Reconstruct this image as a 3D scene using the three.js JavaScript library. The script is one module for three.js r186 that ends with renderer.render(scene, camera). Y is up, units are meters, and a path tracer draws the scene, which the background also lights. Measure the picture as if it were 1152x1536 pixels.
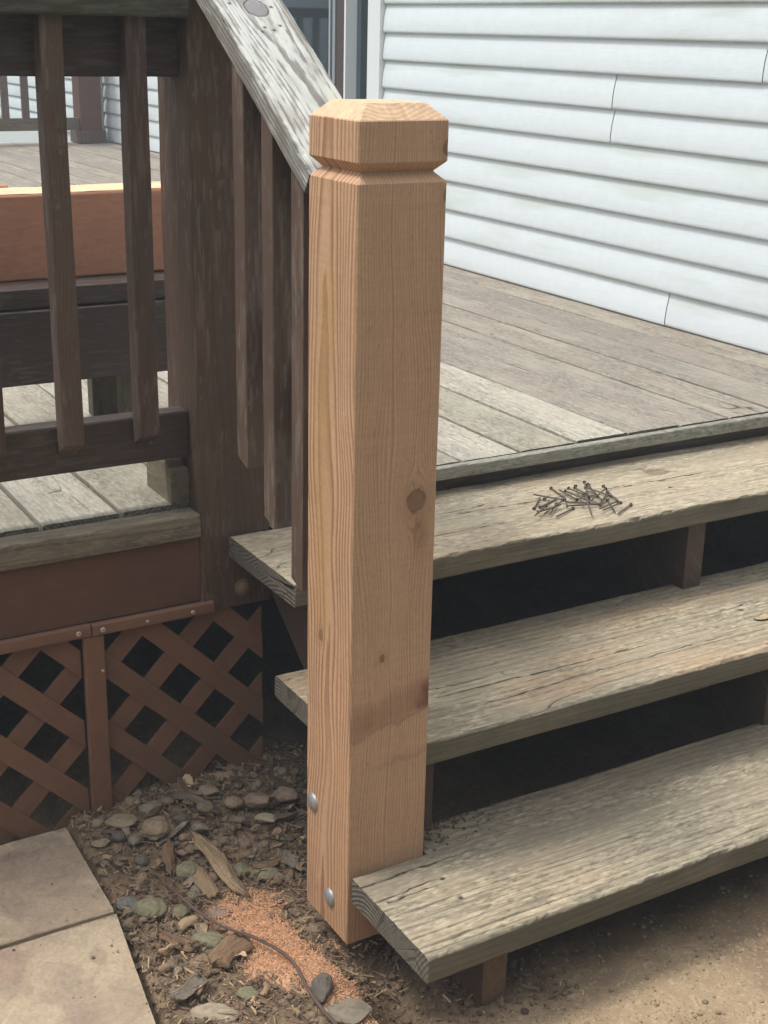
import * as THREE from 'three';
import { mergeGeometries } from 'three/addons/utils/BufferGeometryUtils.js';

// ───────────────────────── camera, sky, sun, exposure ─────────────────────────
const scene = new THREE.Scene();
const camera = new THREE.PerspectiveCamera(40.986, 0.75, 0.05, 400);
const EYE = new THREE.Vector3(-0.9028, 1.3839, 1.5988);
camera.position.copy(EYE);
camera.rotation.set(-0.339163, -0.538014, 0.022508, 'YXZ');
camera.updateMatrixWorld(true);

const renderer = new THREE.WebGLRenderer({ antialias: true });
renderer.setSize(768, 1024);
renderer.toneMapping = THREE.LinearToneMapping;
renderer.toneMappingExposure = 1.6;
renderer.shadowMap.enabled = true;

scene.fog = new THREE.FogExp2(new THREE.Color(0.80, 0.90, 1.0), 0.0115);
const SUN = new THREE.Vector3(-0.46, 1.0, -0.17).normalize();
{ // hazy overcast sky, brighter towards the zenith and round the veiled sun
  const w = 256, h = 128, d = new Float32Array(w * h * 4);
  for (let j = 0; j < h; j++) for (let i = 0; i < w; i++) {
    const el = ((j + 0.5) / h - 0.5) * Math.PI, az = ((i + 0.5) / w - 0.5) * 2 * Math.PI;
    const y = Math.sin(el), x = Math.cos(az) * Math.cos(el), z = Math.sin(az) * Math.cos(el);
    const c = Math.max(0, x * SUN.x + y * SUN.y + z * SUN.z);
    const up = Math.max(0, y);
    let l = 0.18 + 0.60 * up + 1.5 * Math.pow(c, 6);
    let r = 0.97, g = 1.0, b = 1.025;
    if (y < 0) { const k = Math.min(1, -y * 6); l = l * (1 - k) + 0.1 * k; r = 0.95 + 0.2 * k; b = 1.05 - 0.3 * k; }
    const o = (j * w + i) * 4; d[o] = l * r; d[o + 1] = l * g; d[o + 2] = l * b; d[o + 3] = 1;
  }
  const t = new THREE.DataTexture(d, w, h, THREE.RGBAFormat, THREE.FloatType);
  t.mapping = THREE.EquirectangularReflectionMapping; t.magFilter = THREE.LinearFilter; t.needsUpdate = true;
  scene.background = t; scene.environment = t;
}
const sun = new THREE.DirectionalLight(new THREE.Color(1, 0.95, 0.86), 1.5);
sun.position.copy(SUN).multiplyScalar(20); sun.castShadow = true; sun.shadow.radius = 20;
sun.shadow.mapSize.set(2048, 2048);
Object.assign(sun.shadow.camera, { left: -6, right: 6, top: 6, bottom: -10, near: 1, far: 50 });
sun.target.position.set(0, 0, 0); scene.add(sun, sun.target);

// ───────────────────────── helpers ─────────────────────────
const clamp = (x, a = 0, b = 1) => Math.min(b, Math.max(a, x));
const ss = (a, b, x) => { const t = clamp((x - a) / (b - a)); return t * t * (3 - 2 * t); };
const mix = (a, b, t) => a + (b - a) * t;
const mix3 = (a, b, t) => [mix(a[0], b[0], t), mix(a[1], b[1], t), mix(a[2], b[2], t)];
function RNG(seed) { let s = seed | 0; return () => { s = (s + 0x6d2b79f5) | 0; let t = Math.imul(s ^ (s >>> 15), 1 | s); t = (t + Math.imul(t ^ (t >>> 7), 61 | t)) ^ t; return ((t ^ (t >>> 14)) >>> 0) / 4294967296; }; }
const TAB = new Float32Array(65536); { const r = RNG(99); for (let i = 0; i < 65536; i++) TAB[i] = r(); }
const hsh = (x, y) => TAB[(Math.imul(x, 73856093) ^ Math.imul(y, 19349663)) >>> 3 & 65535];
function n2(x, y) { const i = Math.floor(x), j = Math.floor(y); let u = x - i, v = y - j; u = u * u * (3 - 2 * u); v = v * v * (3 - 2 * v); const a = hsh(i, j), b = hsh(i + 1, j), c = hsh(i, j + 1), d = hsh(i + 1, j + 1); return a + (b - a) * u + (c - a) * v + (a - b - c + d) * u * v; }
function fbm(x, y, o = 4) { let s = 0, a = 0.5, t = 0; for (let k = 0; k < o; k++) { s += a * n2(x, y); t += a; a *= 0.5; x = x * 2.03 + 17.7; y = y * 2.03 + 9.2; } return s / t; }
const toS = (x) => { x = clamp(x); return Math.round(255 * (x <= 0.0031308 ? 12.92 * x : 1.055 * Math.pow(x, 1 / 2.4) - 0.055)); };

// a texture pair from fn(u metres, v metres) -> [r, g, b linear, height 0..1]
function texture(w, h, L, W, fn) {
  const c = new Uint8Array(w * h * 4), b = new Float32Array(w * h);
  for (let j = 0; j < h; j++) for (let i = 0; i < w; i++) {
    const p = fn((i + 0.5) / w * L, (j + 0.5) / h * W), o = (j * w + i) * 4;
    c[o] = toS(p[0]); c[o + 1] = toS(p[1]); c[o + 2] = toS(p[2]); c[o + 3] = 255; b[j * w + i] = p[3];
  }
  const set = (t) => { t.wrapS = t.wrapT = THREE.MirroredRepeatWrapping; t.magFilter = THREE.LinearFilter; t.needsUpdate = true; return t; };
  const map = set(new THREE.DataTexture(c, w, h)); map.colorSpace = THREE.SRGBColorSpace;
  const bump = set(new THREE.DataTexture(b, w, h, THREE.RedFormat, THREE.FloatType));
  const mir = (q, n) => { q = Math.floor(q); q = ((q % (2 * n)) + 2 * n) % (2 * n); return q < n ? q : 2 * n - 1 - q; };
  return { map, bump, L, W, height: (u, v) => b[mir(v / W * h, h) * w + mir(u / L * w, w)] };
}
function mat(tex, o = {}) {
  const { bump = 0.0015, tint = [1, 1, 1], rough = 0.8, spec, ...rest } = o;
  const m = new THREE.MeshPhysicalMaterial({ map: tex?.map ?? null, bumpMap: bump && tex ? tex.bump : null, bumpScale: bump, roughness: rough, metalness: 0, ...rest });
  m.color.setRGB(...tint); if (spec !== undefined) m.specularIntensity = spec; return m;
}
// Grain of a sawn plank: rings of a log cut at an angle, pushed aside by knots. Returns late wood 0..1, fibre 0..1, knot 0..1.
function grain(o) {
  const { seed = 0, cx = 0.07, depth = 0.05, slope = 0.03, ring = 0.005, warp = 0.008, knots = [], lateFrom = 0.45 } = o, s = seed * 13.37;
  return (u, v) => {
    const wob = (fbm(u * 2.1 + s, v * 6 + s, 3) - 0.5) * warp * 2 + (n2(u * 9 + s, v * 30 - s) - 0.5) * warp * 0.14;
    let push = 0, kn = 0, kr = 0, halo = 0;
    for (const [ku, kv, r, el = 1] of knots) {
      const a = (u - ku) / (r * el), b = (v - kv) / r, q = Math.hypot(a, b);
      push += r * 1.5 * Math.exp(-(a * a * 0.16 + b * b * 0.45)) * (b > 0 ? 1 : -1) * Math.min(1, Math.abs(b) * 1.2);
      const qq = q + (fbm(u * 70, v * 110, 3) - 0.5) * 0.45, k = 1 - ss(0.8, 1.12, qq); if (k > kn) { kn = k; kr = q; } halo = Math.max(halo, Math.exp(-qq * qq * 0.32));
    }
    const dv = v - cx + wob - push, dd = depth + slope * u + (n2(u * 0.9 + s, 3.3 + s) - 0.5) * warp;
    const t0 = Math.hypot(dv, dd) / ring, t = t0 + (n2(t0 * 0.31 + seed * 5, 1.5) - 0.5) * 2.2 + (n2(u * 30 + s, v * 300) - 0.5) * 0.12 + (n2(u * 5 + s, v * 45) - 0.5) * 0.35, f = t - Math.floor(t);
    const wide = 0.75 + 0.5 * hsh(Math.floor(t) + seed, 7);
    let late = ss(lateFrom, 0.92, f) * (1 - ss(0.94, 1, f)) * wide;
    const fib = n2(u * 22 + s, v * 1500 + s) * 0.6 + n2(u * 70 - s, v * 2600) * 0.4;
    if (kn > 0) { const k = kr * 5, kf = k - Math.floor(k); late = mix(late, 0.55 + 0.45 * ss(0.4, 0.9, kf), kn); }
    return [clamp(late), fib, kn, halo, kr];
  };
}
function crack(u, v, s, fu, fv, wid) { // long splits that follow the grain
  const n = n2(u * fu + s, v * fv + s * 1.7 + (n2(u * 5 + s, v * 8) - 0.5) * 0.6), m = n2(u * fu * 0.8 - s, v * fv * 0.5 + s);
  return (1 - ss(0, wid, Math.abs(n - 0.5))) * ss(0.52, 0.68, m);
}

// ───────────────────────── wood and other textures ─────────────────────────
const cedarCol = (g, u, v, e, l, s, k = 0.4) => { const [late, fib, kn, halo, kr] = g(u, v); const tone = fbm(u * 2.2 + s, v * 9 + s, 3);
  let c = mix3(e, l, late * (k + 0.45 * fbm(u * 4 + s, v * 30, 2))); c = mix3(c, [0.46, 0.30, 0.16], ss(0.45, 0.75, tone) * 0.22); const f = 0.9 + 0.2 * fib; c = c.map((x) => x * f * (0.93 + 0.14 * fbm(u * 5, v * 25 + s, 2)));
  c = mix3(c, [0.29, 0.165, 0.09], halo * 0.55); c = mix3(c, mix3([0.20, 0.105, 0.062], [0.125, 0.066, 0.042], ss(0.6, 1.0, kr)), kn * (0.62 + 0.2 * late)); return [c, late, fib, kn]; };
const gPF = grain({ seed: 3, cx: -0.10, depth: 0.02, slope: 0.012, ring: 0.0043, warp: 0.03, knots: [[0.735, 0.105, 0.0155, 1.2], [0.494, 0.054, 0.0042, 1.5], [1.235, 0.139, 0.009, 1.3], [1.17, 0.139, 0.006, 1.4]] });
const texPostFront = texture(2048, 256, 1.3, 0.14, (u, v) => {
  let [c, late, fib, kn] = cedarCol(gPF, u, v, [0.495, 0.304, 0.190], [0.28, 0.15, 0.078], 3, 0.36);
  const fz = Math.exp(-(((u - 0.685) / 0.032) ** 2 + ((v - 0.113) / 0.012) ** 2)) * (0.4 + 0.8 * fbm(u * 60, v * 160, 3)); c = mix3(c, [0.22, 0.125, 0.065], clamp(fz * 0.75));
  const saw = n2(u * 900, v * 6) * 0.5 + n2(u * 340, v * 9) * 0.5, spk = fbm(u * 160, v * 420, 3); c = c.map((x) => x * (0.94 + 0.12 * saw) * (0.90 + 0.20 * spk)); c = mix3(c, [0.16, 0.085, 0.05], ss(0.80, 0.86, fbm(u * 75 + 9, v * 210, 3)) * 0.3);
  // water stain left across the face, and a fainter line under it
  const y0 = 0.382 + v * 0.22, edge = (fbm(u * 40, v * 60, 3) - 0.5) * 0.02 + (fib - 0.5) * 0.012;
  const band = ss(0.0, 0.012, u - y0 + 0.018 + edge) * (1 - ss(0.012, 0.05, u - y0 + edge)) * (0.6 + 0.4 * n2(v * 60, 4));
  const low = ss(0, 0.004, u - 0.285 - v * 0.22 + edge) * (1 - ss(0.004, 0.02, u - 0.285 - v * 0.22 + edge)) * ss(0.02, 0.08, v) * 0.5;
  const red = ss(0.115, 0.132, v + edge) * ss(0.385, 0.40, u) * (1 - ss(0.425, 0.45, u));
  const band2 = ss(0.0, 0.006, u - y0 + 0.024 + edge) * (1 - ss(0.006, 0.014, u - y0 + 0.024 + edge)); c = mix3(c, [0.16, 0.062, 0.042], clamp(band * 0.52 + band2 * 0.4 + low * 0.5)); c = mix3(c, [0.15, 0.04, 0.04], red * 0.75);
  const dirt = ss(0.22, 0.0, u) * fbm(u * 30, v * 50, 3) * 0.45; c = mix3(c, [0.20, 0.12, 0.06], dirt);
  return [...c, 0.5 + 0.25 * late + 0.25 * fib - kn * 0.2];
});
const gPL = grain({ seed: 8, cx: 0.085, depth: 0.006, slope: 0.026, ring: 0.0098, warp: 0.036, knots: [[0.505, 0.094, 0.006, 1.5]], lateFrom: 0.3 });
const texPostLeft = texture(2048, 256, 1.3, 0.14, (u, v) => {
  let [c, late, fib, kn] = cedarCol(gPL, u, v, [0.57, 0.348, 0.212], [0.32, 0.16, 0.08], 8, 0.72);
  const gold = ss(0.035, 0.012, Math.abs(v - 0.09 - (fbm(u * 3, 2.2, 2) - 0.5) * 0.05)) * ss(0.45, 0.6, u) * (1 - ss(1.0, 1.15, u));
  c = mix3(c, [0.46, 0.27, 0.10], gold * 0.45);
  const saw = n2(u * 900, v * 6) * 0.5 + n2(u * 340, v * 9) * 0.5, spk = fbm(u * 160, v * 420, 3); c = c.map((x) => x * (0.94 + 0.12 * saw) * (0.90 + 0.20 * spk)); c = mix3(c, [0.20, 0.11, 0.06], ss(0.80, 0.86, fbm(u * 65 + 3, v * 210, 3)) * 0.3); c = mix3(c, [0.22, 0.13, 0.07], ss(0.16, 0.0, u) * fbm(u * 40, v * 60, 3) * 0.5);
  return [...c, 0.5 + 0.25 * late + 0.25 * fib - kn * 0.2];
});
const ringTex = (seed, cx, cy, ring, A, B, crackAmt) => texture(384, 384, 0.3, 0.3, (u, v) => {
  const r = Math.hypot(u - cx, v - cy) + (fbm(u * 14 + seed, v * 14, 3) - 0.5) * 0.012, t = r / ring, f = t - Math.floor(t), late = ss(0.4, 0.9, f) * (1 - ss(0.94, 1, f));
  let c = mix3(A, B, late * 0.8); const n = fbm(u * 160 + seed, v * 160, 3); c = c.map((x) => x * (0.75 + 0.5 * n));
  const a = Math.atan2(v - cy, u - cx), ck = (1 - ss(0, 0.05, Math.abs(n2(a * 14 + seed, r * 12) - 0.5))) * crackAmt;
  c = c.map((x) => x * (1 - 0.75 * ck)); return [...c, 0.5 + 0.35 * late - 0.5 * ck + 0.2 * n];
});
const texCedarEnd = ringTex(2, 0.07, -0.035, 0.0052, [0.66, 0.45, 0.295], [0.52, 0.325, 0.19], 0);
const texGreyEnd = ringTex(5, 0.14, 0.09, 0.0075, [0.22, 0.20, 0.17], [0.165, 0.15, 0.125], 0.6);

function weathered(w, h, L, W, o) { // grey old wood with raised late wood, splits and patches
  const g = grain(o), s = o.seed * 7.1, A = o.pale ?? [0.335, 0.298, 0.236], B = o.dark ?? [0.175, 0.16, 0.125], P = o.patch ?? [0.22, 0.20, 0.155], Wm = o.warm ?? [0.36, 0.285, 0.20];
  return texture(w, h, L, W, (u, v) => {
    const [late, fib, kn] = g(u, v);
    const p1 = fbm(u * 2.2 + s, v * 7 + s, 4), p2 = fbm(u * 6 - s, v * 30 + s, 4), p3 = fbm(u * 60 + s, v * 170, 3), p4 = fbm(u * 3.1 + s * 2, v * 12 - s, 3), st = fbm(u * 11 + s * 3, v * 330 + s, 4), wearShade = o.wearShade ? ss(o.wearShade[0], o.wearShade[1], v + (p2 - 0.5) * 0.12) : 0.6;
    let c = mix3(A, P, ss(0.36, 0.66, p1 * 0.55 + p2 * 0.45) * (1 - 0.45 * wearShade)); if (o.wearShade) c = mix3(c, o.back ?? [0.165, 0.146, 0.116], (1 - wearShade) * 0.85); c = mix3(c, Wm, ss(0.45, 0.75, p4) * (o.warmth ?? 0.5));  // rear of treads darker: less wear, plus shade under the next tread painted in
    const wornLate = late * (0.30 + 0.70 * ss(0.3, 0.65, p2)); c = mix3(c, B, wornLate * (o.lines ?? 0.6)); c = mix3(c, B, ss(0.56, 0.72, st) * 0.42);
    // pale worn flecks lying on the ridges, drawn out along the grain
    const fleck = ss(0.47, 0.68, st * 0.45 + p3 * 0.55) * ss(0.38, 0.62, p2 + (o.fleckBias ?? 0)) * (0.35 + 0.65 * wearShade); c = mix3(c, o.fleck ?? [0.43, 0.395, 0.31], fleck * (o.flecks ?? 0.6));
    c = c.map((x) => x * (0.74 + 0.52 * fib) * (0.84 + 0.32 * p3));
    const spk = fbm(u * 110 + s, v * 300, 3), pit = ss(0.60, 0.72, spk) * ss(0.35, 0.6, p2), paleSpk = ss(0.40, 0.30, spk); c = c.map((x) => x * (1 - 0.34 * pit) * (1 + 0.18 * paleSpk));  // dark pits and pale specks in the grain
    const ck = Math.max(crack(u, v, s, 1.3, 24, 0.006), crack(u, v, s + 40, 3, 75, 0.012) * 0.6); c = c.map((x) => x * (1 - 0.8 * ck));
    c = mix3(c, [0.13, 0.09, 0.06], kn * 0.6);
    let hgt = 0.48 + 0.30 * late + 0.14 * (fib - 0.5) + 0.16 * (p3 - 0.5) - 0.5 * ck;
    for (const [cu, cv, len, dir] of o.splits ?? []) { // long single splits
      const a = (u - cu) / len; if (a > 0 && a < 1) { const d = Math.abs(v - cv - dir * a - (fbm(u * 18 + cv * 50, 1.5, 3) - 0.5) * 0.012), k = (1 - ss(0.0006, 0.0026 * (1 - a * 0.6), d)) * (1 - ss(0.8, 1, a)); c = c.map((x) => x * (1 - 0.88 * k)); hgt -= 0.9 * k; }
    }
    if (o.grooves) for (const [g0, g1, sp, amt] of o.grooves) { const q = (v - g0 + (fbm(u * 2.5 + s, v * 9, 3) - 0.5) * 0.012 + (n2(u * 28, v * 60) - 0.5) * 0.0015) / sp, f = Math.abs(q - Math.floor(q) - 0.5), row = Math.floor(q), on = ss(g0 - 0.01, g0 + 0.015, v) * ss(g1 + 0.008, g1 - 0.01, v) * (0.35 + 0.65 * ss(0.3, 0.62, fbm(u * 4 + row * 7.3, row * 3.1, 3))) * (0.5 + hsh(row + 40, 3)), k = clamp((1 - ss(0.02, 0.17, f)) * on * amt); c = c.map((x) => x * (1 - 0.42 * k)); hgt -= 0.28 * k; c = mix3(c, [0.46, 0.42, 0.33], ss(0.2, 0.45, f) * on * 0.2); }
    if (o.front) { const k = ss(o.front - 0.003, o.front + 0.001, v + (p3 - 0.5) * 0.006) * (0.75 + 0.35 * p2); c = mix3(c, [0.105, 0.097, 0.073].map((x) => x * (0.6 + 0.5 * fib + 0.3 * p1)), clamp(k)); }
    for (const [nu, nv] of o.nailHoles ?? []) { const k = 1 - ss(0.002, 0.0055, Math.hypot((u - nu) * 0.8, v - nv) + (p3 - 0.5) * 0.003); c = mix3(c, [0.045, 0.035, 0.03], k); hgt -= k * 0.7; }
    return [...c, hgt];
  });
}
const texTread1 = weathered(2048, 400, 1.9, 0.36, { seed: 1, front: 0.303, grooves: [[0.165, 0.30, 0.0118, 0.9]], cx: 0.25, depth: 0.035, slope: 0.045, ring: 0.0125, warp: 0.02, lateFrom: 0.35, wearShade: [0.075, 0.19], lines: 0.7, flecks: 0.6, fleckBias: 0.04, splits: [[0.0, 0.106, 0.22, -0.006], [0.0, 0.150, 0.13, -0.010], [0.02, 0.158, 0.10, -0.002]], nailHoles: [[0.128, 0.20], [0.13, 0.145]], warm: [0.37, 0.30, 0.21] });
const texTread2 = weathered(2048, 400, 1.9, 0.36, { seed: 2, front: 0.331, grooves: [[0.03, 0.33, 0.017, 0.45]], cx: 0.42, depth: 0.05, slope: 0.02, ring: 0.0095, warp: 0.018, wearShade: [0.05, 0.19], flecks: 0.65, splits: [[0.25, 0.20, 0.5, 0.01], [0.32, 0.255, 0.6, -0.01], [0.1, 0.17, 0.3, 0.005]], nailHoles: [[0.98, 0.08], [0.98, 0.17]], warm: [0.42, 0.30, 0.20], warmth: 0.65 });
const texTread3 = weathered(2048, 400, 1.9, 0.36, { seed: 4, front: 0.318, grooves: [[0.14, 0.31, 0.0085, 0.6]], cx: 0.20, depth: 0.03, slope: 0.028, ring: 0.0078, warp: 0.022, knots: [[1.02, 0.11, 0.022, 1.4]], pale: [0.385, 0.343, 0.272], patch: [0.32, 0.29, 0.225], wearShade: [0.0, 0.11], lines: 0.45, flecks: 0.55, fleck: [0.46, 0.43, 0.36], splits: [[0.5, 0.14, 0.7, 0.02], [0.35, 0.22, 0.25, 0]], nailHoles: [[0.98, 0.2]] });
const texDeckA = weathered(2048, 1024, 3.4, 1.0, { seed: 6, cx: 0.4, depth: 0.3, slope: 0.03, ring: 0.009, warp: 0.03, pale: [0.38, 0.35, 0.29], dark: [0.25, 0.225, 0.185], patch: [0.28, 0.26, 0.215], warm: [0.34, 0.285, 0.232], warmth: 0.5, lines: 0.5, flecks: 0.3, fleck: [0.48, 0.46, 0.40] });
const texDeckB = weathered(2048, 768, 3.4, 1.0, { seed: 9, cx: 0.6, depth: 0.25, slope: -0.03, ring: 0.010, warp: 0.03, pale: [0.30, 0.262, 0.215], dark: [0.175, 0.148, 0.122], patch: [0.20, 0.175, 0.15], warm: [0.25, 0.205, 0.168], warmth: 0.6, lines: 0.55, flecks: 0.3, fleck: [0.42, 0.38, 0.33] });
// brown stained timber with the stain rubbed off along the edges of the grain
const texStain = texture(1536, 512, 2.0, 0.5, (() => { const g = grain({ seed: 12, cx: 0.3, depth: 0.1, slope: 0.03, ring: 0.007, warp: 0.03 }); return (u, v) => {
  const [late, fib] = g(u, v), a = fbm(u * 3 + 5, v * 14, 4), b = fbm(u * 24, v * 160 + 4, 3), d = fbm(u * 60, v * 60, 3);
  let c = mix3([0.078, 0.043, 0.030], [0.050, 0.030, 0.023], late * 0.6); c = mix3(c, [0.135, 0.10, 0.083], ss(0.50, 0.74, b) * ss(0.38, 0.66, a) * 0.7); c = mix3(c, [0.21, 0.175, 0.15], ss(0.60, 0.72, fbm(u * 14 + 8, v * 220, 4)) * ss(0.5, 0.68, d) * 0.38);
  c = mix3(c, [0.07, 0.052, 0.045], ss(0.5, 0.7, d) * 0.4); c = c.map((x) => x * (0.82 + 0.36 * fib) * (0.85 + 0.3 * a)); return [...c, 0.5 + 0.2 * late + 0.3 * (fib - 0.5) + 0.2 * (d - 0.5)]; }; })());
const texBrown = texture(768, 256, 1.2, 0.4, (u, v) => { const x = fbm(u * 4, v * 9 + 3, 4), y = fbm(u * 26, v * 150, 3), z = fbm(u * 70, v * 70, 3), k = 0.68 + 0.30 * x + 0.16 * y + 0.16 * z; let c = [0.155 * k, 0.088 * k, 0.060 * k]; c = mix3(c, [0.10, 0.075, 0.06], ss(0.5, 0.75, fbm(u * 9 + 30, v * 12, 3)) * 0.4); return [...c, 0.5 * y + 0.5 * z]; });
// handrail: silver wood under flaking pale paint
const gRail = grain({ seed: 15, cx: 0.05, depth: 0.03, slope: 0.02, ring: 0.006, warp: 0.02, knots: [[0.354, 0.056, 0.018, 1.15]] });
const texRail = texture(1536, 384, 1.0, 0.25, (u, v) => {
  const [late, fib, kn] = gRail(u, v), a = fbm(u * 5 + 3, v * 20, 4), b = fbm(u * 30, v * 110 + 7, 4), k = fbm(u * 14 + 9, v * 90, 3), side = ss(0.122, 0.13, v);
  let c = mix3([0.52, 0.525, 0.50], [0.35, 0.335, 0.29], ss(0.42, 0.62, a)); c = c.map((x) => x * (0.86 + 0.28 * fib));
  const near = Math.exp(-((u - 0.354) ** 2 / 0.004 + (v - 0.056) ** 2 / 0.0022));
  const bare = clamp(ss(0.43 - 0.17 * side, 0.66 - 0.12 * side, b * 0.65 + a * 0.2 + late * 0.16 + near * 0.12 + side * 0.04) + late * 0.18);
  const woodc = mix3([0.26, 0.24, 0.215], [0.14, 0.122, 0.11], late * 0.8 + side * 0.5).map((x) => x * (0.8 + 0.4 * fib)); c = mix3(c, woodc, bare * 0.85);
  c = mix3(c, [0.46, 0.48, 0.30], ss(0.62, 0.75, fbm(u * 8, v * 8 + 20, 3)) * 0.3);
  const ck = Math.max(crack(u, v, 31, 2.2, 30, 0.007), crack(u, v, 77, 5, 75, 0.012) * 0.6) * (1 - kn); c = c.map((x) => x * (1 - 0.8 * ck));
  const q = Math.hypot((u - 0.354) / 0.0215, (v - 0.056) / 0.019), rim = 1 - ss(0.02, 0.09, Math.abs(q - 1)); c = mix3(c, [0.25, 0.235, 0.245], (q < 1 ? 1 : 0) * 0.85); c = c.map((x) => x * (1 - 0.7 * rim));
  for (const [nu, nv] of [[0.345, 0.098], [0.352, 0.030], [0.405, 0.062], [0.41, 0.048], [0.415, 0.07], [0.40, 0.034]]) { const z = 1 - ss(0.0015, 0.0045, Math.hypot(u - nu, v - nv)); c = mix3(c, [0.05, 0.045, 0.04], z * 0.9); }
  return [...c, 0.55 + 0.2 * late - 0.35 * bare + 0.2 * (fib - 0.5) - 0.6 * ck - 0.3 * rim];
});
const texSiding = texture(2048, 256, 3.2, 0.4, (u, v) => { const s = fbm(u * 30 + n2(v * 40, u) * 0.6, v * 190 + (n2(u * 9, v * 30) - 0.5) * 5, 3), algae = ss(0.58, 0.78, fbm(u * 1.6 + 3, v * 9, 5)) * 0.6, dirt = fbm(u * 50, v * 50, 3);
  let c = mix3([0.71, 0.765, 0.80], [0.50, 0.565, 0.48], algae * (0.5 + 0.5 * dirt)); c = c.map((x) => x * (0.96 + 0.07 * dirt)); return [...c, s]; });
const texDirt = texture(1024, 1024, 0.8, 0.8, (u, v) => { const a = fbm(u * 6, v * 6, 5), b = fbm(u * 60, v * 60, 4), d = fbm(u * 190, v * 190, 3), e = fbm(u * 420, v * 420, 2);
  let c = mix3([0.33, 0.25, 0.165], [0.24, 0.175, 0.115], ss(0.35, 0.65, a)); c = c.map((x) => x * (0.7 + 0.4 * b + 0.22 * d)); c = mix3(c, [0.46, 0.38, 0.27], ss(0.66, 0.76, d) * 0.5); c = mix3(c, [0.09, 0.065, 0.045], ss(0.63, 0.74, e) * ss(0.4, 0.6, b) * 0.5); return [...c, 0.45 * b + 0.35 * d + 0.2 * e]; });
const texPaver = texture(1024, 1024, 0.62, 0.62, (u, v) => { const a = fbm(u * 7 + 2, v * 7, 5), b = fbm(u * 40 + (a - 0.5) * 6, v * 40, 4), d = fbm(u * 220, v * 220, 3), sw = fbm(u * 10 + 40, v * 24 + (a - 0.5) * 8, 4);
  let c = mix3([0.41, 0.32, 0.222], [0.33, 0.25, 0.178], ss(0.35, 0.65, a)); c = mix3(c, [0.27, 0.205, 0.16], ss(0.55, 0.7, sw) * 0.55); c = mix3(c, [0.36, 0.22, 0.17], ss(0.62, 0.75, fbm(u * 5 + 60, v * 5, 3)) * 0.4); c = c.map((x) => x * (0.68 + 0.28 * b + 0.36 * d)); c = mix3(c, [0.10, 0.075, 0.055], ss(0.70, 0.80, fbm(u * 16 + 7, v * 16, 4)) * 0.3);
  return [...c, 0.45 * sw + 0.35 * b + 0.2 * d]; });
const texStone = texture(256, 256, 0.1, 0.1, (u, v) => { const a = fbm(u * 90, v * 90, 4), b = fbm(u * 500, v * 500, 3), k = 0.55 + 0.7 * a + 0.3 * (b - 0.5); return [k, k, k * 0.98, 0.6 * a + 0.4 * b]; });

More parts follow.
